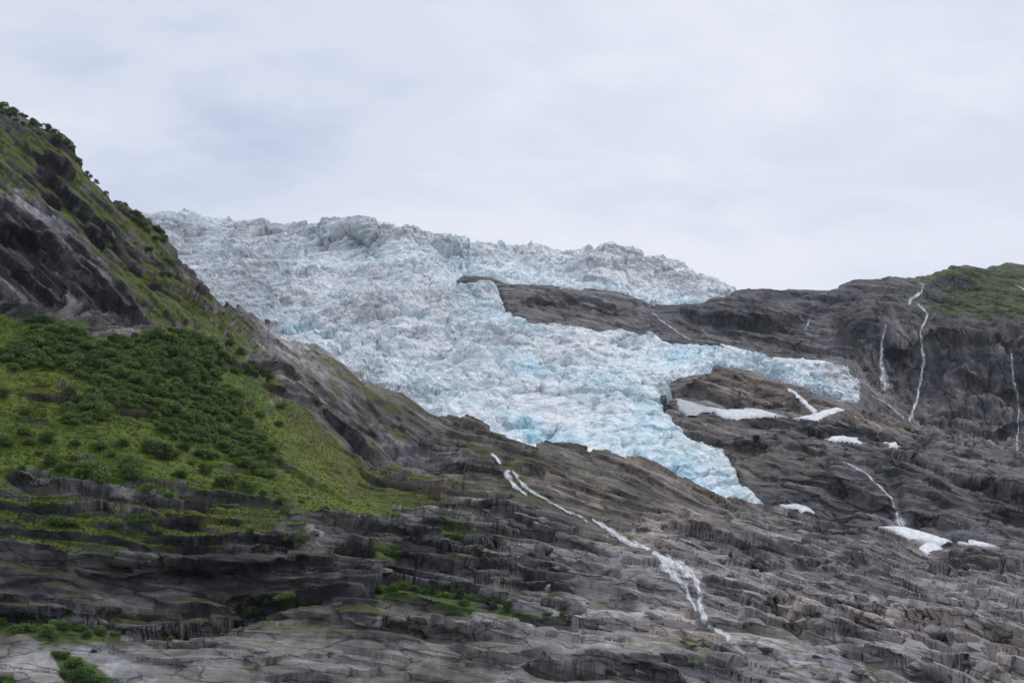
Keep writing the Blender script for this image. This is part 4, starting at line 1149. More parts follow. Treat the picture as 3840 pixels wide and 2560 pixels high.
# ================================================================ WATERFALLS
def water_mat():
    """falling white water: opaque foam threads with clear gaps between, stretched along the fall"""
    m, nt, b = mat_nodes('white water')
    fl = nnode(nt, 'ShaderNodeAttribute', attribute_name='flow')          # x along the fall, y across, z edge fade
    sx = nnode(nt, 'ShaderNodeSeparateXYZ', {0: fl.outputs['Vector']})
    mp_ = nnode(nt, 'ShaderNodeMapping', {'Vector': fl.outputs['Vector'], 'Scale': (0.11, 1.0, 0.0)})
    na = nnode(nt, 'ShaderNodeTexNoise', {'Vector': mp_.outputs[0], 'Scale': 0.40, 'Detail': 5, 'Roughness': 0.68, 'Distortion': 0.6})
    mp2 = nnode(nt, 'ShaderNodeMapping', {'Vector': fl.outputs['Vector'], 'Scale': (0.5, 0.7, 0.0)})
    nb_ = nnode(nt, 'ShaderNodeTexNoise', {'Vector': mp2.outputs[0], 'Scale': 0.10, 'Detail': 4, 'Roughness': 0.6})
    ad = nnode(nt, 'ShaderNodeMath', {0: nb_.outputs[0], 1: 0.45, 2: na.outputs[0]}, operation='MULTIPLY_ADD')
    ed = nnode(nt, 'ShaderNodeMath', {0: sx.outputs['Z'], 1: 0.32, 2: ad.outputs[0]}, operation='MULTIPLY_ADD')
    al = nnode(nt, 'ShaderNodeMapRange', {'Value': ed.outputs[0], 'From Min': 0.99, 'From Max': 1.31, 'To Min': 0.0, 'To Max': 0.95})
    b.inputs['Base Color'].default_value = (0.80, 0.83, 0.88, 1)
    b.inputs['Roughness'].default_value = 0.6
    nt.links.new(al.outputs[0], b.inputs['Alpha'])
    bp = nnode(nt, 'ShaderNodeBump', {'Height': na.outputs[0], 'Strength': 0.5, 'Distance': 0.4})
    nt.links.new(bp.outputs[0], b.inputs['Normal'])
    return m


M_water = water_mat()


def waterfall(label, paths, surf, lift):
    """each branch is a sheet draped over the rock; x along, y across in survey units so threads keep their scale"""
    allV, allF, allA = [], [], []
    wid = 0.95 if surf is NEAR else 1.05
    for path, bias in paths:
        bias = bias - (0.0 if surf is NEAR else 0.12)
        p = np.array(path, float)
        L = np.r_[0, np.cumsum(np.hypot(np.diff(p[:, 0]), np.diff(p[:, 1])))]
        m = max(5, int(L[-1] / 4.0))
        s_ = np.linspace(0, L[-1], m)
        cu, cv, cw = (np.interp(s_, L, p[:, k]) for k in range(3))
        for a in (cu, cv, cw):
            pass
        cu[1:-1] = 0.25 * cu[:-2] + 0.5 * cu[1:-1] + 0.25 * cu[2:]
        cu = cu + np.sin(s_ * 0.09 + p[0, 0]) * 1.6 + np.sin(s_ * 0.21 + p[0, 1]) * 0.9
        cw = cw * (1 + 0.22 * np.sin(s_ * 0.13 + p[0, 0] * 0.1)) * wid
        du, dv = np.gradient(cu), np.gradient(cv)
        ln = np.hypot(du, dv) + 1e-6
        nu, nv = -dv / ln, du / ln
        k = max(5, int(cw.max() / 3.5) + 1)
        f = np.linspace(-0.5, 0.5, k)
        U = cu[:, None] + nu[:, None] * f * cw[:, None]
        V = cv[:, None] + nv[:, None] * f * cw[:, None]
        P = surf.at(U.ravel(), V.ravel()).reshape(m, k, 3)
        rr = np.linalg.norm(P - EYE, axis=-1)
        for _ in range(2):                                   # ride over the humps of the bed
            q = np.pad(rr, 1, mode='edge')
            rr = np.minimum.reduce([q[1:-1, 1:-1], q[:-2, 1:-1], q[2:, 1:-1], q[1:-1, :-2], q[1:-1, 2:]])
        rr = smooth_grid(rr, 3)[..., None]
        # re-aim the smoothed sheet so it keeps its traced course, a little proud of the rock
        P = EYE + ray(U, V).astype(float) * (rr - lift - 0.35 * lift * np.cos(f * math.pi)[None, :, None])
        edge = 1 - (np.abs(f) * 2) ** 2.0
        end = np.minimum(1, np.minimum(np.arange(m), np.arange(m)[::-1] * 0.7) / 3.0)
        A = np.empty((m, k, 3))
        A[..., 0] = s_[:, None]
        A[..., 1] = f[None] * cw[:, None] + p[0, 0]
        A[..., 2] = (edge[None] * end[:, None]) * 1.0 + bias - 0.5 * (1 - edge[None] * end[:, None])
        base = sum(len(x) for x in allV)
        idx = np.arange(m * k).reshape(m, k) + base
        allF.append(np.stack([idx[:-1, :-1], idx[:-1, 1:], idx[1:, 1:], idx[1:, :-1]], -1).reshape(-1, 4))
        allV.append(P.reshape(-1, 3)); allA.append(A.reshape(-1, 3))
    V_all = np.concatenate(allV); F = np.concatenate(allF); A = np.concatenate(allA)
    me = bpy.data.meshes.new('waterfall')
    me.from_pydata(V_all.tolist(), [], F.tolist())
    at = me.attributes.new('flow', 'FLOAT_VECTOR', 'POINT')
    at.data.foreach_set('vector', A.astype(np.float32).ravel())
    for pl in me.polygons:
        pl.use_smooth = True
    tag(obj('waterfall', me, M_water), label, 'waterfall', 'meltwater falls and streams')


waterfall('white meltwater cascade starting below the ice, splitting into two branches', [
    ([(1838, 1692, 26), (1864, 1719, 20), (1884, 1749, 24)], 0.45),
    ([(1913, 1752, 30), (1900, 1775, 36), (1923, 1814, 28), (1953, 1839, 20), (1986, 1864, 14)], 0.45),
    ([(1915, 1754, 20), (1940, 1790, 26), (1975, 1830, 26), (2027, 1857, 20)], 0.28)], NEAR, 0.9)
waterfall('thin white stream running diagonally down brown slabs to small rapids', [
    ([(1975, 1835, 18), (2020, 1856, 18), (2076, 1888, 18), (2131, 1918, 18), (2180, 1937, 16), (2215, 1966, 18)], 0.28),
    ([(2215, 1942, 12), (2250, 1962, 26), (2302, 1996, 36), (2327, 2016, 40), (2368, 2038, 44), (2420, 2050, 26), (2445, 2066, 20)], 0.45)], NEAR, 0.9)
waterfall('largest white waterfall fanning over steps in the foreground slabs', [
    ([(2429, 2040, 14), (2443, 2069, 14)], 0.28),
    ([(2440, 2062, 20), (2480, 2090, 50), (2530, 2112, 80), (2580, 2142, 64), (2606, 2170, 40), (2618, 2200, 30), (2627, 2235, 26), (2622, 2262, 32), (2638, 2300, 40), (2646, 2352, 40)], 0.45),
    ([(2470, 2090, 60), (2520, 2150, 60), (2570, 2200, 40), (2590, 2250, 20), (2620, 2300, 20)], 0.38),
    ([(2645, 2345, 26), (2672, 2354, 26), (2706, 2368, 34), (2748, 2404, 40)], 0.45)], NEAR, 0.9)
waterfall('tiny white trickle at the bottom edge among dark slabs', [([(3250, 2530, 14), (3275, 2545, 22), (3300, 2562, 30)], 0.28)], NEAR, 0.8)
waterfall('white waterfall on dark slabs ending in a fan above the largest snow patch', [
    ([(3110, 1708, 8), (3190, 1742, 10), (3245, 1772, 12), (3282, 1809, 14), (3318, 1840, 16), (3343, 1870, 18), (3357, 1915, 20)], 0.38),
    ([(3357, 1912, 16), (3375, 1950, 60), (3395, 1982, 110)], 0.45)], FAR, 2.0)
waterfall('straight misty waterfall dropping down the left side of the tall cliff', [
    ([(3327, 1206, 6), (3312, 1256, 12), (3305, 1317, 20), (3307, 1379, 34), (3318, 1440, 60), (3330, 1472, 84)], 0.42),
    ([(3335, 1470, 30), (3312, 1497, 12)], 0.12)], FAR, 3.0)
waterfall('long winding waterfall falling from the mountain top down the cliff', [
    ([(3425, 1062, 4), (3465, 1066, 10), (3453, 1097, 18), (3416, 1121, 24), (3404, 1154, 16)], 0.38),
    ([(3435, 1130, 10), (3453, 1152, 14), (3480, 1176, 12), (3471, 1201, 14), (3453, 1232, 18), (3456, 1293, 20), (3465, 1342, 22), (3459, 1391, 18), (3447, 1452, 16), (3435, 1513, 18), (3415, 1562, 22), (3410, 1592, 26)], 0.45)], FAR, 3.0)
waterfall('faint waterfall on the shaded cliff at the right edge', [
    ([(3787, 1296, 5), (3796, 1354, 16), (3799, 1415, 20), (3814, 1470, 14), (3820, 1532, 10), (3817, 1623, 14), (3814, 1672, 16), (3808, 1703, 12)], 0.28)], FAR, 3.0)
waterfall('thin stream sliding down dark rock from the upper ice lobe', [
    ([(2437, 1164, 6), (2480, 1201, 9), (2522, 1232, 12), (2571, 1262, 14), (2602, 1283, 16)], 0.28)], FAR, 2.5)
waterfall('faint branching trickle on the dark mountain face', [
    ([(3040, 1180, 10), (3030, 1213, 18), (3012, 1250, 40)], 0.12), ([(3012, 1250, 20), (3090, 1265, 10)], 0.12), ([(3030, 1260, 6), (3032, 1317, 6)], 0.12)], FAR, 2.5)
waterfall('short white stream below the straight misty waterfall', [
    ([(3260, 1478, 6), (3318, 1507, 12), (3355, 1538, 10), (3382, 1556, 14), (3388, 1582, 14)], 0.28)], FAR, 2.5)
waterfall('small stream at the skyline in the right corner of the mountain', [([(3795, 1060, 8), (3840, 1085, 14), (3900, 1110, 14)], 0.28)], FAR, 3.0)
waterfall('thin trickle beside the round brown knob next to the ice', [
    ([(2639, 1579, 6), (2650, 1602, 8), (2690, 1625, 12), (2736, 1648, 12)], 0.12)], FAR, 1.8)
waterfall('hair-thin trickles left of the faint branching one', [([(2625, 1230, 6), (2650, 1255, 14), (2694, 1281, 8)], 0.12)], FAR, 2.5)
print('water', round(time.time() - T0, 1))


# ================================================================ ICE BLOCKS ON THE GLACIER
def hull_mesh(name, n, sx, sy, sz, seed, mat):
    rg = np.random.default_rng(seed)
    bm = bmesh.new()
    for k in range(n):
        d = rg.normal(0, 1, 3)
        d /= np.abs(d).max() ** 0.6 * np.linalg.norm(d) ** 0.4
        d *= rg.uniform(0.8, 1.05)
        bm.verts.new((d[0] * sx, d[1] * sy, d[2] * sz))
    r = bmesh.ops.convex_hull(bm, input=bm.verts)
    bmesh.ops.delete(bm, geom=[g for g in r['geom_interior'] if isinstance(g, bmesh.types.BMVert)], context='VERTS')
    me = bpy.data.meshes.new(name)
    bm.to_mesh(me); bm.free()
    me.materials.append(mat)
    return me


block_meshes = [hull_mesh('ice_block', 13, 1, 1, 1.15, 50 + k, M_block) for k in range(10)]
G = FAR.glacier
gloc = Vector(G.location)
ICE_SPOTS = [(690, 800, 34, 1.2), (1250, 832, 14, 2.0), (1881, 915, 34, 1.2), (1985, 920, 34, 1.3), (2022, 930, 14, 1.6), (2208, 930, 24, 1.2), (2290, 925, 60, 0.7), (2409, 958, 14, 1.6), (2375, 938, 34, 0.9), (2480, 966, 44, 0.7), (2440, 1250, 34, 0.7),
             (2330, 1290, 70, 0.5), (2380, 1310, 60, 0.5), (2100, 1420, 40, 1.1), (3105, 1378, 40, 1.1), (3060, 1372, 30, 0.9), (860, 815, 20, 1.1), (1690, 890, 30, 1.2), (1740, 905, 26, 1.5), (1600, 990, 50, 0.9), (1480, 1000, 34, 1.2), (1290, 1180, 30, 0.8), (1480, 1230, 60, 0.5), (2540, 995, 50, 0.6), (2610, 1035, 36, 0.6)]
for k in range(210):
    zone = random.random()
    if zone < 0.30:
        u_, v_ = random.uniform(2520, 3230), 0
        v_ = np.interp(u_, [2520, 2700, 2900, 3230], [1390, 1350, 1390, 1480]) + random.gauss(0, 22)
    elif zone < 0.45:
        u_ = random.uniform(600, 2700)
        v_ = np.interp(u_, *np.array(FAR_TOP).T) + random.uniform(6, 60)
    elif zone < 0.65:
        u_ = random.uniform(1000, 2000)
        v_ = np.interp(u_, *np.array(NEAR_TOP).T) - random.uniform(10, 90)
    else:
        u_ = random.uniform(800, 2300); v_ = random.uniform(950, 1500)
    if rsample(zone_R['glacier'], np.float32(u_), np.float32(v_)) < 14 or v_ > np.interp(u_, *np.array(NEAR_TOP).T) - 26:
        continue
    ICE_SPOTS.append((u_, v_, random.uniform(12, 30), random.uniform(0.6, 1.4)))
gp_ = np.array(GLACIER, float)
for k in range(60):
    i_ = random.randrange(58, 104)
    f_ = random.random()
    a_ = gp_[i_] * (1 - f_) + gp_[i_ + 1] * f_
    if a_[1] < np.interp(a_[0], *np.array(NEAR_TOP).T) - 20 and len(ICE_SPOTS) < 295:
        ICE_SPOTS.append((a_[0] + random.gauss(0, 5), a_[1] + random.gauss(0, 5), random.uniform(7, 15), random.uniform(0.6, 1.1)))
pp = FAR.at([q[0] for q in ICE_SPOTS], [q[1] for q in ICE_SPOTS], 'Pg')
for k, (q, p_) in enumerate(zip(ICE_SPOTS, pp)):
    o = bpy.data.objects.new('ice_block', block_meshes[k % len(block_meshes)])
    COL.objects.link(o)
    o.parent = G
    R_ = q[2] / 2 * np.linalg.norm(p_ - EYE) / FPX
    o.location = Vector(map(float, p_)) - gloc - Vector((0, 0, R_ * 0.25 * q[3]))
    o.scale = (R_, R_ * random.uniform(0.7, 1.2), R_ * q[3])
    o.rotation_euler = (random.uniform(-0.35, 0.35), random.uniform(-0.35, 0.35), random.uniform(0, 6.28))


# ================================================================ BUSHES AND TREES
def bush_mesh(name, n, seed, leaf=0.14, tall=1.0, lobes=6, mat=None):
    rg = np.random.default_rng(seed)
    cs = [(0, 0, 0.62 * tall, 0.72)]
    for k in range(lobes):
        a = rg.uniform(0, 6.28)
        rr = rg.uniform(0.3, 0.95)
        cs.append((math.cos(a) * rr, math.sin(a) * rr, rg.uniform(0.25, 1.0) * tall, rg.uniform(0.28, 0.5)))
    w = np.array([c[3] ** 2 for c in cs]); w /= w.sum()
    verts, faces = [], []
    for k in range(n):
        c = cs[rg.choice(len(cs), p=w)]
        d = rg.normal(0, 1, 3); d /= np.linalg.norm(d)
        if d[2] < -0.5: d[2] *= -1
        p = np.array(c[:3]) + d * c[3] * (rg.uniform(0.6, 1.05) if rg.uniform() < 0.85 else rg.uniform(1.0, 1.4))
        if p[2] < 0.02: continue
        nr = d + rg.normal(0, 0.55, 3); nr /= np.linalg.norm(nr)
        t = np.cross(nr, rg.normal(0, 1, 3)); t /= np.linalg.norm(t)
        b = np.cross(nr, t)
        s1, s2 = leaf * rg.uniform(0.6, 1.3), leaf * rg.uniform(0.4, 0.8)
        i = len(verts)
        verts += [p - t * s1, p - b * s2 + nr * 0.02, p + t * s1, p + b * s2 + nr * 0.02]
        faces.append((i, i + 1, i + 2, i + 3))
    me = bpy.data.meshes.new(name)
    me.from_pydata([tuple(map(float, v)) for v in verts], [], faces)
    me.materials.append(mat)
    return me


def stem_mesh(name, seed, tall=1.0, n=5):
    rg = np.random.default_rng(seed)
    verts, faces = [], []
    for k in range(n):
        a = rg.uniform(0, 6.28); sp2 = rg.uniform(0.15, 0.5) if k else 0.05
        p0 = np.array([0.05 * math.cos(a), 0.05 * math.sin(a), -0.1])
        p1 = p0 + np.array([math.cos(a) * sp2 * 0.5, math.sin(a) * sp2 * 0.5, 0.5 * tall])
        p2 = p0 + np.array([math.cos(a) * sp2, math.sin(a) * sp2, 1.0 * tall])
        for A, B, r0, r1 in ((p0, p1, 0.045, 0.028), (p1, p2, 0.028, 0.010)):
            i = len(verts)
            for P_, r_ in ((A, r0), (B, r1)):
                verts += [P_ + np.array([r_ * math.cos(q), r_ * math.sin(q), 0]) for q in (0, 2.1, 4.2)]
            faces += [(i + j, i + (j + 1) % 3, i + 3 + (j + 1) % 3, i + 3 + j) for j in range(3)]
    me = bpy.data.meshes.new(name)
    me.from_pydata([tuple(map(float, v)) for v in verts], [], faces)
    me.materials.append(M_bark)
    return me


bush_v = [bush_mesh('crown', 1100, 100 + k, 0.105, random.uniform(0.8, 1.15), 9, M_leaf) for k in range(6)]
bush_b = [bush_mesh('crown', 800, 130 + k, 0.12, 0.85, 6, M_leaf2) for k in range(2)]
tree_v = [bush_mesh('crown', 620, 160 + k, 0.13, 1.7, 7, M_leaf) for k in range(3)]
stem_v = [stem_mesh('stem', 190 + k) for k in range(3)]
trunk_v = [stem_mesh('trunk', 195 + k, 1.9, 4) for k in range(2)]

# (u, v of the foot, width, kind, label)   kind: b dark bush, g bright bush, t slender tree
PLANTS = []
def plant(u_, v_, w_, kind='b', label=None, group=None):
    PLANTS.append((u_, v_, w_, kind, label, group))


GR = 'bushes on the grassy slope'
for u_, v_, w_, k_, lb in [
    (354, 1812, 140, 'b', 'widest dark bush on the lip above the dark overhang'), (580, 1708, 95, 'b', 'big rounded bush in the middle of the meadow under the thicket'),
    (171, 1660, 72, 'b', 'dense round bush on the grass near the left edge'), (88, 1628, 56, 'b', 'small round bush above the dense round one by the left edge'),
    (531, 1978, 110, 'b', 'broad bush on the mossy ledge above the dark cliff'), (205, 1970, 72, 'b', 'left bush of the pair on the mossy ledge'), (265, 1974, 54, 'b', 'right smaller bush of the pair on the mossy ledge'),
    (205, 1906, 62, 'g', 'bright green bush under the dark overhang, right one'), (144, 1906, 62, 'g', 'bright green bush under the dark overhang, left one'),
    (486, 1800, 104, 'b', 'wide loose bush right of the widest dark bush'), (492, 1752, 90, 'b', 'loose bush above the wide loose bush on the slope'), (757, 1708, 74, 'b', 'rounded bush below the lower tip of the thicket'),
    (669, 1788, 66, 'b', 'round bush alone on the lower meadow'), (835, 1824, 90, 'b', 'spreading bush beside the pale boulders on the lower meadow'), (934, 1842, 90, 'b', 'low wide bush at the right end of the lower meadow'),
    (22, 1672, 70, 'b', 'tall bush cut by the left edge of the picture'), (1216, 1916, 40, 'b', 'single small bush at the far right end of the grass'), (1072, 2032, 70, 'b', 'bush on top of the dark cliff near its right end'),
    (413, 926, 28, 'b', 'small lone bush high on the olive spur'), (620, 1036, 44, 'b', 'round bush on the spur just left of the ice'), (260, 1486, 56, 'b', 'bush on the brown rock outcrop beside the thicket')]:
    plant(u_, v_, w_, k_, lb, GR)
for u_, v_, w_ in [(110, 1670, 50), (282, 1668, 46), (365, 1680, 66), (459, 1672, 50), (658, 1712, 52), (691, 1684, 46), (188, 1742, 70), (238, 1768, 74), (77, 1758, 36), (553, 1842, 66), (636, 1866, 46), (774, 1778, 60), (431, 1974, 40), (1072, 1926, 36), (1050, 1886, 50),
                   (5, 2000, 54), (11, 1490, 50), (94, 1556, 60), (442, 1524, 50), (560, 1660, 34), (610, 1720, 40), (720, 1740, 40), (800, 1720, 44), (300, 1760, 40), (150, 1700, 30), (420, 1710, 36), (700, 1820, 40), (880, 1800, 40), (760, 1850, 36), (990, 1860, 34), (1130, 1890, 30)]:
    plant(u_, v_, w_, 'b', 'small dark bush on the grass below the thicket', 'small bushes below the thicket')
for u_, v_, w_ in [(1133, 2034, 52), (685, 2032, 40), (271, 2098, 30), (840, 2010, 34), (940, 2000, 30), (600, 2000, 34), (390, 2040, 26), (1180, 2010, 30)]:
    plant(u_, v_, w_, 'b', 'small bush on mossy ledges above the dark cliff', 'bushes on the mossy ledges')
for u_, v_, w_ in [(1061, 2250, 80), (940, 2295, 64), (912, 2322, 84), (1000, 2268, 50), (880, 2330, 44)]:
    plant(u_, v_, w_, 'b', 'bush in the shaded notch under the dark cliff', 'bushes at the foot of the cliff')
for u_, v_, w_ in [(100, 2366, 90), (182, 2384, 84), (238, 2362, 90), (298, 2370, 80), (376, 2382, 60), (140, 2350, 60), (330, 2390, 54), (60, 2372, 50), (430, 2384, 40), (11, 2340, 50)]:
    plant(u_, v_, w_, 'g' if random.random() < 0.6 else 'b', 'shrub on the shelf between dark cliff and pale slab', 'shrubs on the lower left shelf')
for u_, v_, w_ in [(221, 2462, 60), (271, 2500, 80), (310, 2540, 90), (354, 2566, 80), (250, 2540, 60), (300, 2580, 90), (400, 2580, 60), (240, 2470, 50), (11, 2556, 64), (30, 2580, 60)]:
    plant(u_, v_, w_, 'g' if random.random() < 0.5 else 'b', 'shrub in the pale slab gully near the bottom edge', 'shrubs in the lower left gully')
for u_, v_, w_ in [(1430, 2222, 44), (1470, 2216, 60), (1506, 2216, 66), (1549, 2222, 66), (1592, 2222, 60), (1629, 2226, 60), (1678, 2243, 60), (1720, 2240, 60), (1641, 2268, 66), (1684, 2274, 56), (1763, 2258, 56), (1812, 2264, 54), (1861, 2274, 54), (1904, 2288, 50), (1953, 2294, 44), (2000, 2300, 34), (2057, 2306, 34), (2110, 2310, 30), (2160, 2312, 30), (1560, 2246, 50), (1600, 2252, 44), (1740, 2272, 44)]:
    plant(u_, v_, w_, 'g' if random.random() < 0.45 else 'b', 'shrub in the long strip on the rock shelf', 'shrubs of the rock shelf strip')
for u_, v_, w_ in [(1837, 2516, 30), (2296, 2526, 48), (1782, 2018, 46), (1653, 2034, 40), (1837, 2034, 36), (1469, 2070, 50), (1700, 2016, 36), (2600, 2424, 30), (2640, 2428, 34), (2590, 2494, 30), (2630, 2498, 30), (1500, 2080, 30), (1010, 2330, 24), (640, 2400, 26), (354, 2442, 30), (3060, 2470, 24), (2960, 2260, 22), (3280, 2264, 20)]:
    plant(u_, v_, w_, 'b', 'little bush clinging to a crack in the bare slabs', 'crack bushes on the slabs')
for u_, v_, w_ in [(505, 914, 28), (585, 955, 50), (608, 972, 50), (637, 998, 48), (560, 940, 36), (600, 1000, 40), (470, 1010, 24), (680, 1100, 26), (730, 1140, 26), (780, 1290, 50), (860, 1300, 60), (900, 1330, 50), (830, 1340, 40), (990, 1410, 50), (950, 1400, 50), (1010, 1420, 40), (880, 1400, 50), (1060, 1530, 36), (1040, 1590, 40), (980, 1560, 36), (550, 870, 34)]:
    plant(u_, v_, w_, 'b', 'dark bush on the spur rock below the skyline', 'bushes on the spur')
for u_, v_, w_ in [(138, 1208, 70), (110, 1212, 50), (170, 1214, 60), (220, 1222, 44), (10, 1330, 40)]:
    plant(u_, v_, w_, 'b', 'bush at the spur cliff foot above the thicket', 'bushes at the spur cliff foot')
# skyline of the spur
tops = np.array(NEAR_TOP, float)
for k in range(40):
    u_ = random.uniform(-60, 270)
    plant(u_, np.interp(u_, tops[:, 0], tops[:, 1]) + random.uniform(2, 34), random.uniform(20, 36), 'b', 'bush of the fringe along the spur top skyline', 'skyline fringe bushes')
for k in range(26):
    u_ = random.uniform(440, 640)
    plant(u_, np.interp(u_, tops[:, 0], tops[:, 1]) + random.uniform(4, 40), random.uniform(20, 34), 'b', 'bush of the dark belt below the spur skyline', 'dark belt bushes')
for u_, w_, lb in [(278, 13, 'tiny skyline tree at the brow of the spur'), (300, 22, 'leaning skyline tree just below the brow of the spur'), (327, 22, 'taller skyline tree alone on the steep edge'), (338, 18, 'skyline tree right under the taller lone one'),
                   (360, 24, 'bushy skyline tree above the second lone one'), (397, 22, 'second lone skyline tree further down the edge'), (443, 14, 'thin skyline tree at the start of the dark belt'), (466, 18, 'pair-forming skyline tree above the dark belt'), (512, 14, 'lowest skyline tree before the ice begins'), (8, 30, 'tallest tree of the fringe at the left edge')]:
    plant(u_, np.interp(u_, tops[:, 0], tops[:, 1]) + 6, w_, 't', lb, 'skyline trees')
# the thicket: scattered no closer than a bush width
pts = []
tries = 0
while len(pts) < 560 and tries < 16000:
    tries += 1
    u_, v_ = random.uniform(0, 1040), random.uniform(1210, 1790)
    if rsample(zone_R['thicket'], np.float32(u_), np.float32(v_)) < 2:
        continue
    if all((u_ - a) ** 2 + ((v_ - b) * 1.5) ** 2 > 15 ** 2 for a, b in pts):
        pts.append((u_, v_))
for u_, v_ in pts:
    plant(u_, v_ + 12, random.choice((24, 30, 36, 44, 54, 70)) * random.uniform(0.9, 1.15), 'b', 'dark green bush inside the dense thicket on the left slope', 'thicket bushes')
ORD = lambda n: '%d%s' % (n, 'th' if 10 <= n % 100 <= 20 else {1: 'st', 2: 'nd', 3: 'rd'}.get(n % 10, 'th'))
for gname in sorted(set(p[5] for p in PLANTS)):
    if gname == 'thicket bushes':
        continue
    for lb0 in sorted(set(p[4] for p in PLANTS if p[5] == gname)):
        ids = sorted((i for i, p in enumerate(PLANTS) if p[5] == gname and p[4] == lb0), key=lambda i: PLANTS[i][0])
        if len(ids) > 1:
            for k, i in enumerate(ids):
                PLANTS[i] = PLANTS[i][:4] + (lb0 + ', ' + ORD(k + 1) + ' from the left',) + PLANTS[i][5:]
pos = NEAR.at([p[0] for p in PLANTS], [p[1] for p in PLANTS])
order = sorted(range(len(PLANTS)), key=lambda i: -(PLANTS[i][2] + (60 if PLANTS[i][5] != 'thicket bushes' else 0)))
rest = []
for rank, i in enumerate(order):
    u_, v_, w_, kind, lb, gp = PLANTS[i]
    p_ = pos[i]
    R_ = 0.5 * w_ / 1.05 * np.linalg.norm(p_ - EYE) / FPX
    rz = random.uniform(0, 6.28)
    if rank >= 297:
        rest.append((p_, R_, rz, i))
        continue
    name = 'tree' if kind == 't' else 'bush'
    root = bpy.data.objects.new(name, None)
    COL.objects.link(root)
    root.empty_display_size = 0.5
    root.location = Vector(map(float, p_)) - Vector((0, 0, 0.10 * R_))
    root.rotation_euler = (0, 0, rz)
    hs = random.uniform(0.6, 1.15)
    root.scale = (R_ * random.uniform(0.85, 1.35), R_ * random.uniform(0.85, 1.2), R_ * hs)
    cm = {'b': bush_v, 'g': bush_b, 't': tree_v}[kind]
    c = bpy.data.objects.new('crown', cm[i % len(cm)])
    t_ = bpy.data.objects.new('trunk' if kind == 't' else 'stem', (trunk_v if kind == 't' else stem_v)[i % 2])
    for q in (c, t_):
        COL.objects.link(q)
        q.parent = root
    tag(root, lb, 'tree' if kind == 't' else 'bush', gp)
# what is left of the thicket is too small to tell apart: one mass
low = bush_mesh('crown', 420, 300, 0.17, 1.0, 7, M_leaf)
lv = np.empty(len(low.vertices) * 3, np.float32); low.vertices.foreach_get('co', lv); lv = lv.reshape(-1, 3)
VV = []
for p_, R_, rz, i in rest:
    c_, s_ = math.cos(rz), math.sin(rz)
    VV.append((lv @ np.array([[c_, s_, 0], [-s_, c_, 0], [0, 0, 0.9]]) * R_ + p_ - np.array([0, 0, 0.1 * R_])))
if VV:
    VV = np.concatenate(VV).astype(np.float32)
    me = bpy.data.meshes.new('undergrowth')
    me.vertices.add(len(VV)); me.vertices.foreach_set('co', VV.ravel())
    me.loops.add(len(VV)); me.loops.foreach_set('vertex_index', np.arange(len(VV), dtype=np.int32))
    me.polygons.add(len(VV) // 4); me.polygons.foreach_set('loop_start', (np.arange(len(VV) // 4) * 4).astype(np.int32))
    me.update(calc_edges=True)
    tag(obj('undergrowth', me, M_leaf), 'dense mass of small leafy bushes filling the thicket on the left slope', 'undergrowth', kind='stuff')
print('plants', len(PLANTS), len(rest), round(time.time() - T0, 1))


# ================================================================ GRASS TUFTS
tu = RNG.uniform(-60, 1560, 60000); tv = RNG.uniform(1170, 2080, 60000)
gsd_ = np.maximum(rsample(zone_R['grass'], tu.astype(np.float32), tv.astype(np.float32)), rsample(zone_R['olive'], tu.astype(np.float32), tv.astype(np.float32)) - 14)
okk = np.where(gsd_ > RNG.uniform(-6, 14, len(tu)))[0][:9000]
ci_ = np.clip(((tu[okk] - NEAR.u0) / NEAR.du).round().astype(int), 0, NEAR.P.shape[1] - 1)
rj = np.abs(NEAR.V[:, ci_] - tv[okk][None]).argmin(0)
tp = NEAR.P[rj, ci_].astype(float); tn = NEAR.N[rj, ci_]
flat_ = tn[:, 2] > 0.35
tp = tp[flat_]
n_ = len(tp)
VV = []
for k in range(3):
    an = RNG.uniform(0, 6.28, n_); h_ = RNG.uniform(0.08, 0.34, n_); w_ = RNG.uniform(0.12, 0.32, n_)
    tx, ty = np.cos(an), np.sin(an)
    lean = RNG.normal(0, 0.15, (n_, 2))
    a_ = np.stack([tp[:, 0] - tx * w_, tp[:, 1] - ty * w_, tp[:, 2] - 0.1], -1)
    b_ = np.stack([tp[:, 0] + tx * w_, tp[:, 1] + ty * w_, tp[:, 2] - 0.1], -1)
    c_ = np.stack([tp[:, 0] + lean[:, 0] + tx * w_ * 0.5, tp[:, 1] + lean[:, 1] + ty * w_ * 0.5, tp[:, 2] + h_], -1)
    d_ = np.stack([tp[:, 0] + lean[:, 0] - tx * w_ * 0.6, tp[:, 1] + lean[:, 1] - ty * w_ * 0.6, tp[:, 2] + h_ * 0.8], -1)
    VV.append(np.stack([a_, b_, c_, d_], 1).reshape(-1, 3))
VV = np.concatenate(VV).astype(np.float32)
me = bpy.data.meshes.new('grass')
me.vertices.add(len(VV)); me.vertices.foreach_set('co', VV.ravel())
me.loops.add(len(VV)); me.loops.foreach_set('vertex_index', np.arange(len(VV), dtype=np.int32))
me.polygons.add(len(VV) // 4); me.polygons.foreach_set('loop_start', (np.arange(len(VV) // 4) * 4).astype(np.int32))
me.update(calc_edges=True)
tag(obj('grass', me, M_tuft), 'yellow green grass tufts on the left slope', 'grass', kind='stuff')


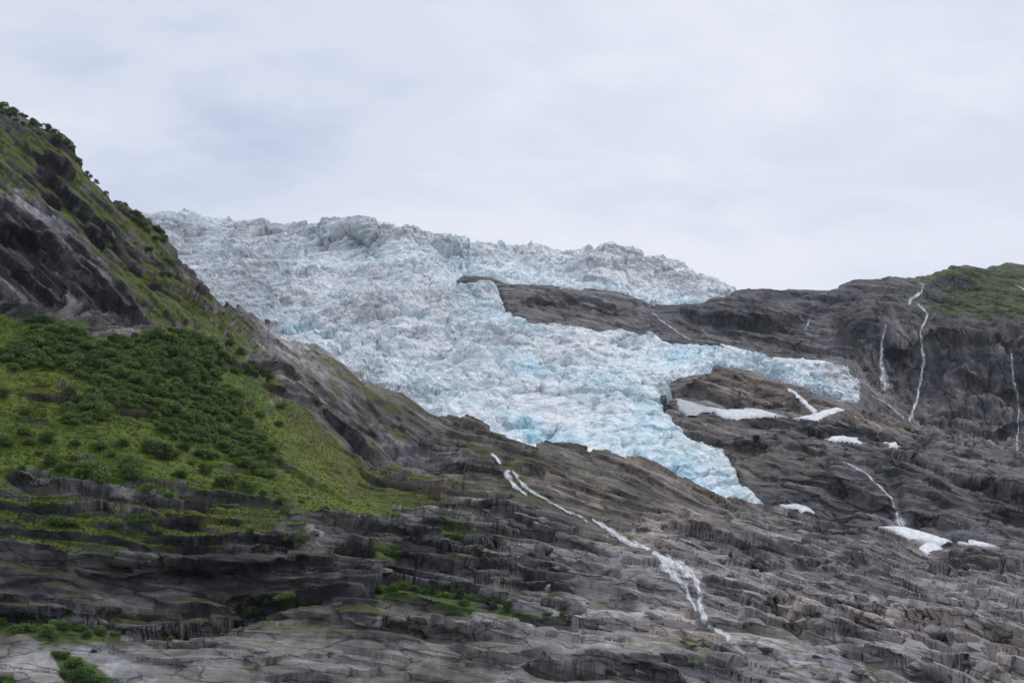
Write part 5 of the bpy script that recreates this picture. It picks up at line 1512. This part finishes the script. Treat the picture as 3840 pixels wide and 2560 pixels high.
# ================================================================ ROCK SLABS SPLIT FROM THE BEDROCK
def slab_mat():
    m, nt, b = mat_nodes('split slab')
    oi = nnode(nt, 'ShaderNodeObjectInfo')
    geo = nnode(nt, 'ShaderNodeNewGeometry')
    mp_ = nnode(nt, 'ShaderNodeMapping', {'Vector': geo.outputs['Position'], 'Rotation': (0, math.radians(10), 0), 'Scale': (0.3, 0.3, 1.2)})
    n1 = nnode(nt, 'ShaderNodeTexNoise', {'Vector': mp_.outputs[0], 'Scale': 1.0, 'Detail': 7, 'Roughness': 0.65})
    f = nnode(nt, 'ShaderNodeMath', {0: oi.outputs['Random'], 1: 0.45, 2: n1.outputs[0]}, operation='MULTIPLY_ADD')
    rp = nnode(nt, 'ShaderNodeValToRGB', {0: f.outputs[0]})
    rp.color_ramp.elements[0].position = 0.40; rp.color_ramp.elements[0].color = (0.065, 0.060, 0.061, 1)
    rp.color_ramp.elements[1].position = 0.95; rp.color_ramp.elements[1].color = (0.29, 0.268, 0.262, 1)
    nt.links.new(rp.outputs[0], b.inputs['Base Color'])
    b.inputs['Roughness'].default_value = 0.75
    bp = nnode(nt, 'ShaderNodeBump', {'Height': n1.outputs[0], 'Strength': 1.0, 'Distance': 0.5})
    nt.links.new(bp.outputs[0], b.inputs['Normal'])
    return m


M_slab = slab_mat()
slab_meshes = [hull_mesh('rock_slab', 15, 1, 1, 1, 500 + k, M_slab) for k in range(14)]
SL = []
while len(SL) < 170:
    u_, v_ = random.uniform(1780, 3830), random.uniform(1900, 2556)
    if v_ < np.interp(u_, tops[:, 0], tops[:, 1]) + 40:
        continue
    if u_ < 1250 and v_ < 2080 and random.random() < 0.8:
        continue
    if u_ < 2200 and v_ > 2330 and random.random() < 0.75:
        continue
    if max(rsample(zone_R[q], np.float32(u_), np.float32(v_)) for q in ('grass', 'ledge', 'snow')) > -20:
        continue
    if any(abs(u_ - a) < 60 and abs(v_ - b) < 16 for a, b in SL):
        continue
    if abs(v_ - np.interp(u_, [1840, 2030, 2210, 2430, 2600, 2640, 2750], [1690, 1860, 1960, 2045, 2150, 2330, 2400])) < 60 and 1800 < u_ < 2800:
        continue
    SL.append((u_, v_))
sp = NEAR.at([q[0] for q in SL], [q[1] for q in SL])
for k, ((u_, v_), p_) in enumerate(zip(SL, sp)):
    L_ = random.uniform(1.3, 4.6)
    o = bpy.data.objects.new('rock_slab', slab_meshes[k % len(slab_meshes)])
    COL.objects.link(o)
    o.parent = NEAR.obj
    T_ = L_ * random.uniform(0.22, 0.42)
    o.location = Vector(map(float, p_)) + Vector((0, 0.40 * L_, -0.30 * T_))
    o.scale = (L_, L_ * random.uniform(0.4, 0.7), T_)
    dip = 0.05 + 0.16 * max(0.0, (u_ - 900) / 2900)
    o.rotation_euler = (random.uniform(0.25, 0.6), dip + random.gauss(0, 0.08), random.gauss(0, 0.3))


# ================================================================ BOULDERS
stone_m = [hull_mesh('boulder', 16, 1, 0.9, 0.8, 400 + k, M_stone) for k in range(5)]
dark_m = [hull_mesh('boulder', 18, 1, 0.9, 0.9, 420 + k, M_stone_d) for k in range(2)]
for u_, v_, w_, h_, lb, sf, dk in [
    (2413, 1990, 70, 0.6, 'big square grey block above the largest waterfall', 'n', 0), (2566, 1920, 46, 0.6, 'rounded grey boulder on the crest below the glacier tongue', 'n', 0), (2612, 1916, 40, 0.7, 'angular boulder leaning on the rounded one below the glacier tongue', 'n', 0),
    (3270, 2272, 30, 0.9, 'small cube-shaped boulder among the slabs far right', 'n', 0), (3226, 2300, 34, 0.5, 'flat boulder left of the cube-shaped one', 'n', 0), (2140, 2000, 30, 0.5, 'low pale boulder under the diagonal stream', 'n', 0),
    (1930, 2262, 34, 0.5, 'pale stone at the end of the shrub strip', 'n', 0), (1838, 2032, 24, 1.3, 'pointed grey stone standing on the mossy step', 'n', 0), (940, 1815, 50, 0.3, 'flat pale boulder beside the lower meadow bushes', 'n', 0), (1030, 1855, 70, 0.4, 'layered pale boulder at the right end of the lower meadow', 'n', 0),
    (1000, 1206, 22, 0.8, 'dark block perched on the spur edge against the ice', 'n', 1), (243, 1214, 26, 0.3, 'pale flat stone at the foot of the spur cliff', 'n', 0), (3790, 1700, 44, 0.8, 'brown boulder at the foot of the faint right waterfall', 'f', 1), (2480, 1505, 44, 0.9, 'dark rubble-covered knob of rock in the ice edge', 'g', 1)]:
    p_ = (NEAR if sf == 'n' else FAR).at([u_], [v_], 'Pg' if sf == 'g' else 'P')[0]
    R_ = w_ / 2 * np.linalg.norm(p_ - EYE) / FPX
    o = bpy.data.objects.new('boulder', (dark_m if dk else stone_m)[int(u_) % (2 if dk else 5)])
    COL.objects.link(o)
    o.location = Vector(map(float, p_)) + Vector((0, 0, R_ * h_ * 0.2))
    o.scale = (R_, R_, R_ * h_ * 1.2)
    o.rotation_euler = (random.uniform(-.2, .2), random.uniform(-.2, .3), random.uniform(0, 6.28))
    tag(o, lb, 'boulder', 'boulders')
# ================================================================ AIR
bm = bmesh.new()
bmesh.ops.create_cube(bm, size=1.0)
for v_ in bm.verts:
    v_.co = Vector((v_.co.x * 12400, v_.co.y * 12400, (v_.co.z + 0.5) * 902 - 2.0))
me = bpy.data.meshes.new('haze')
bm.to_mesh(me); bm.free()
mh = bpy.data.materials.new('haze')
mh.use_nodes = True
mh.node_tree.nodes.clear()
pv = mh.node_tree.nodes.new('ShaderNodeVolumePrincipled')
pv.inputs['Color'].default_value = (0.86, 0.91, 1.0, 1)
pv.inputs['Density'].default_value = HAZE
pv.inputs['Anisotropy'].default_value = 0.0
mo = mh.node_tree.nodes.new('ShaderNodeOutputMaterial')
mh.node_tree.links.new(pv.outputs[0], mo.inputs['Volume'])
tag(obj('haze', me, mh), 'thin pale mountain haze over the whole valley', 'haze', kind='stuff')
print('done', round(time.time() - T0, 1))
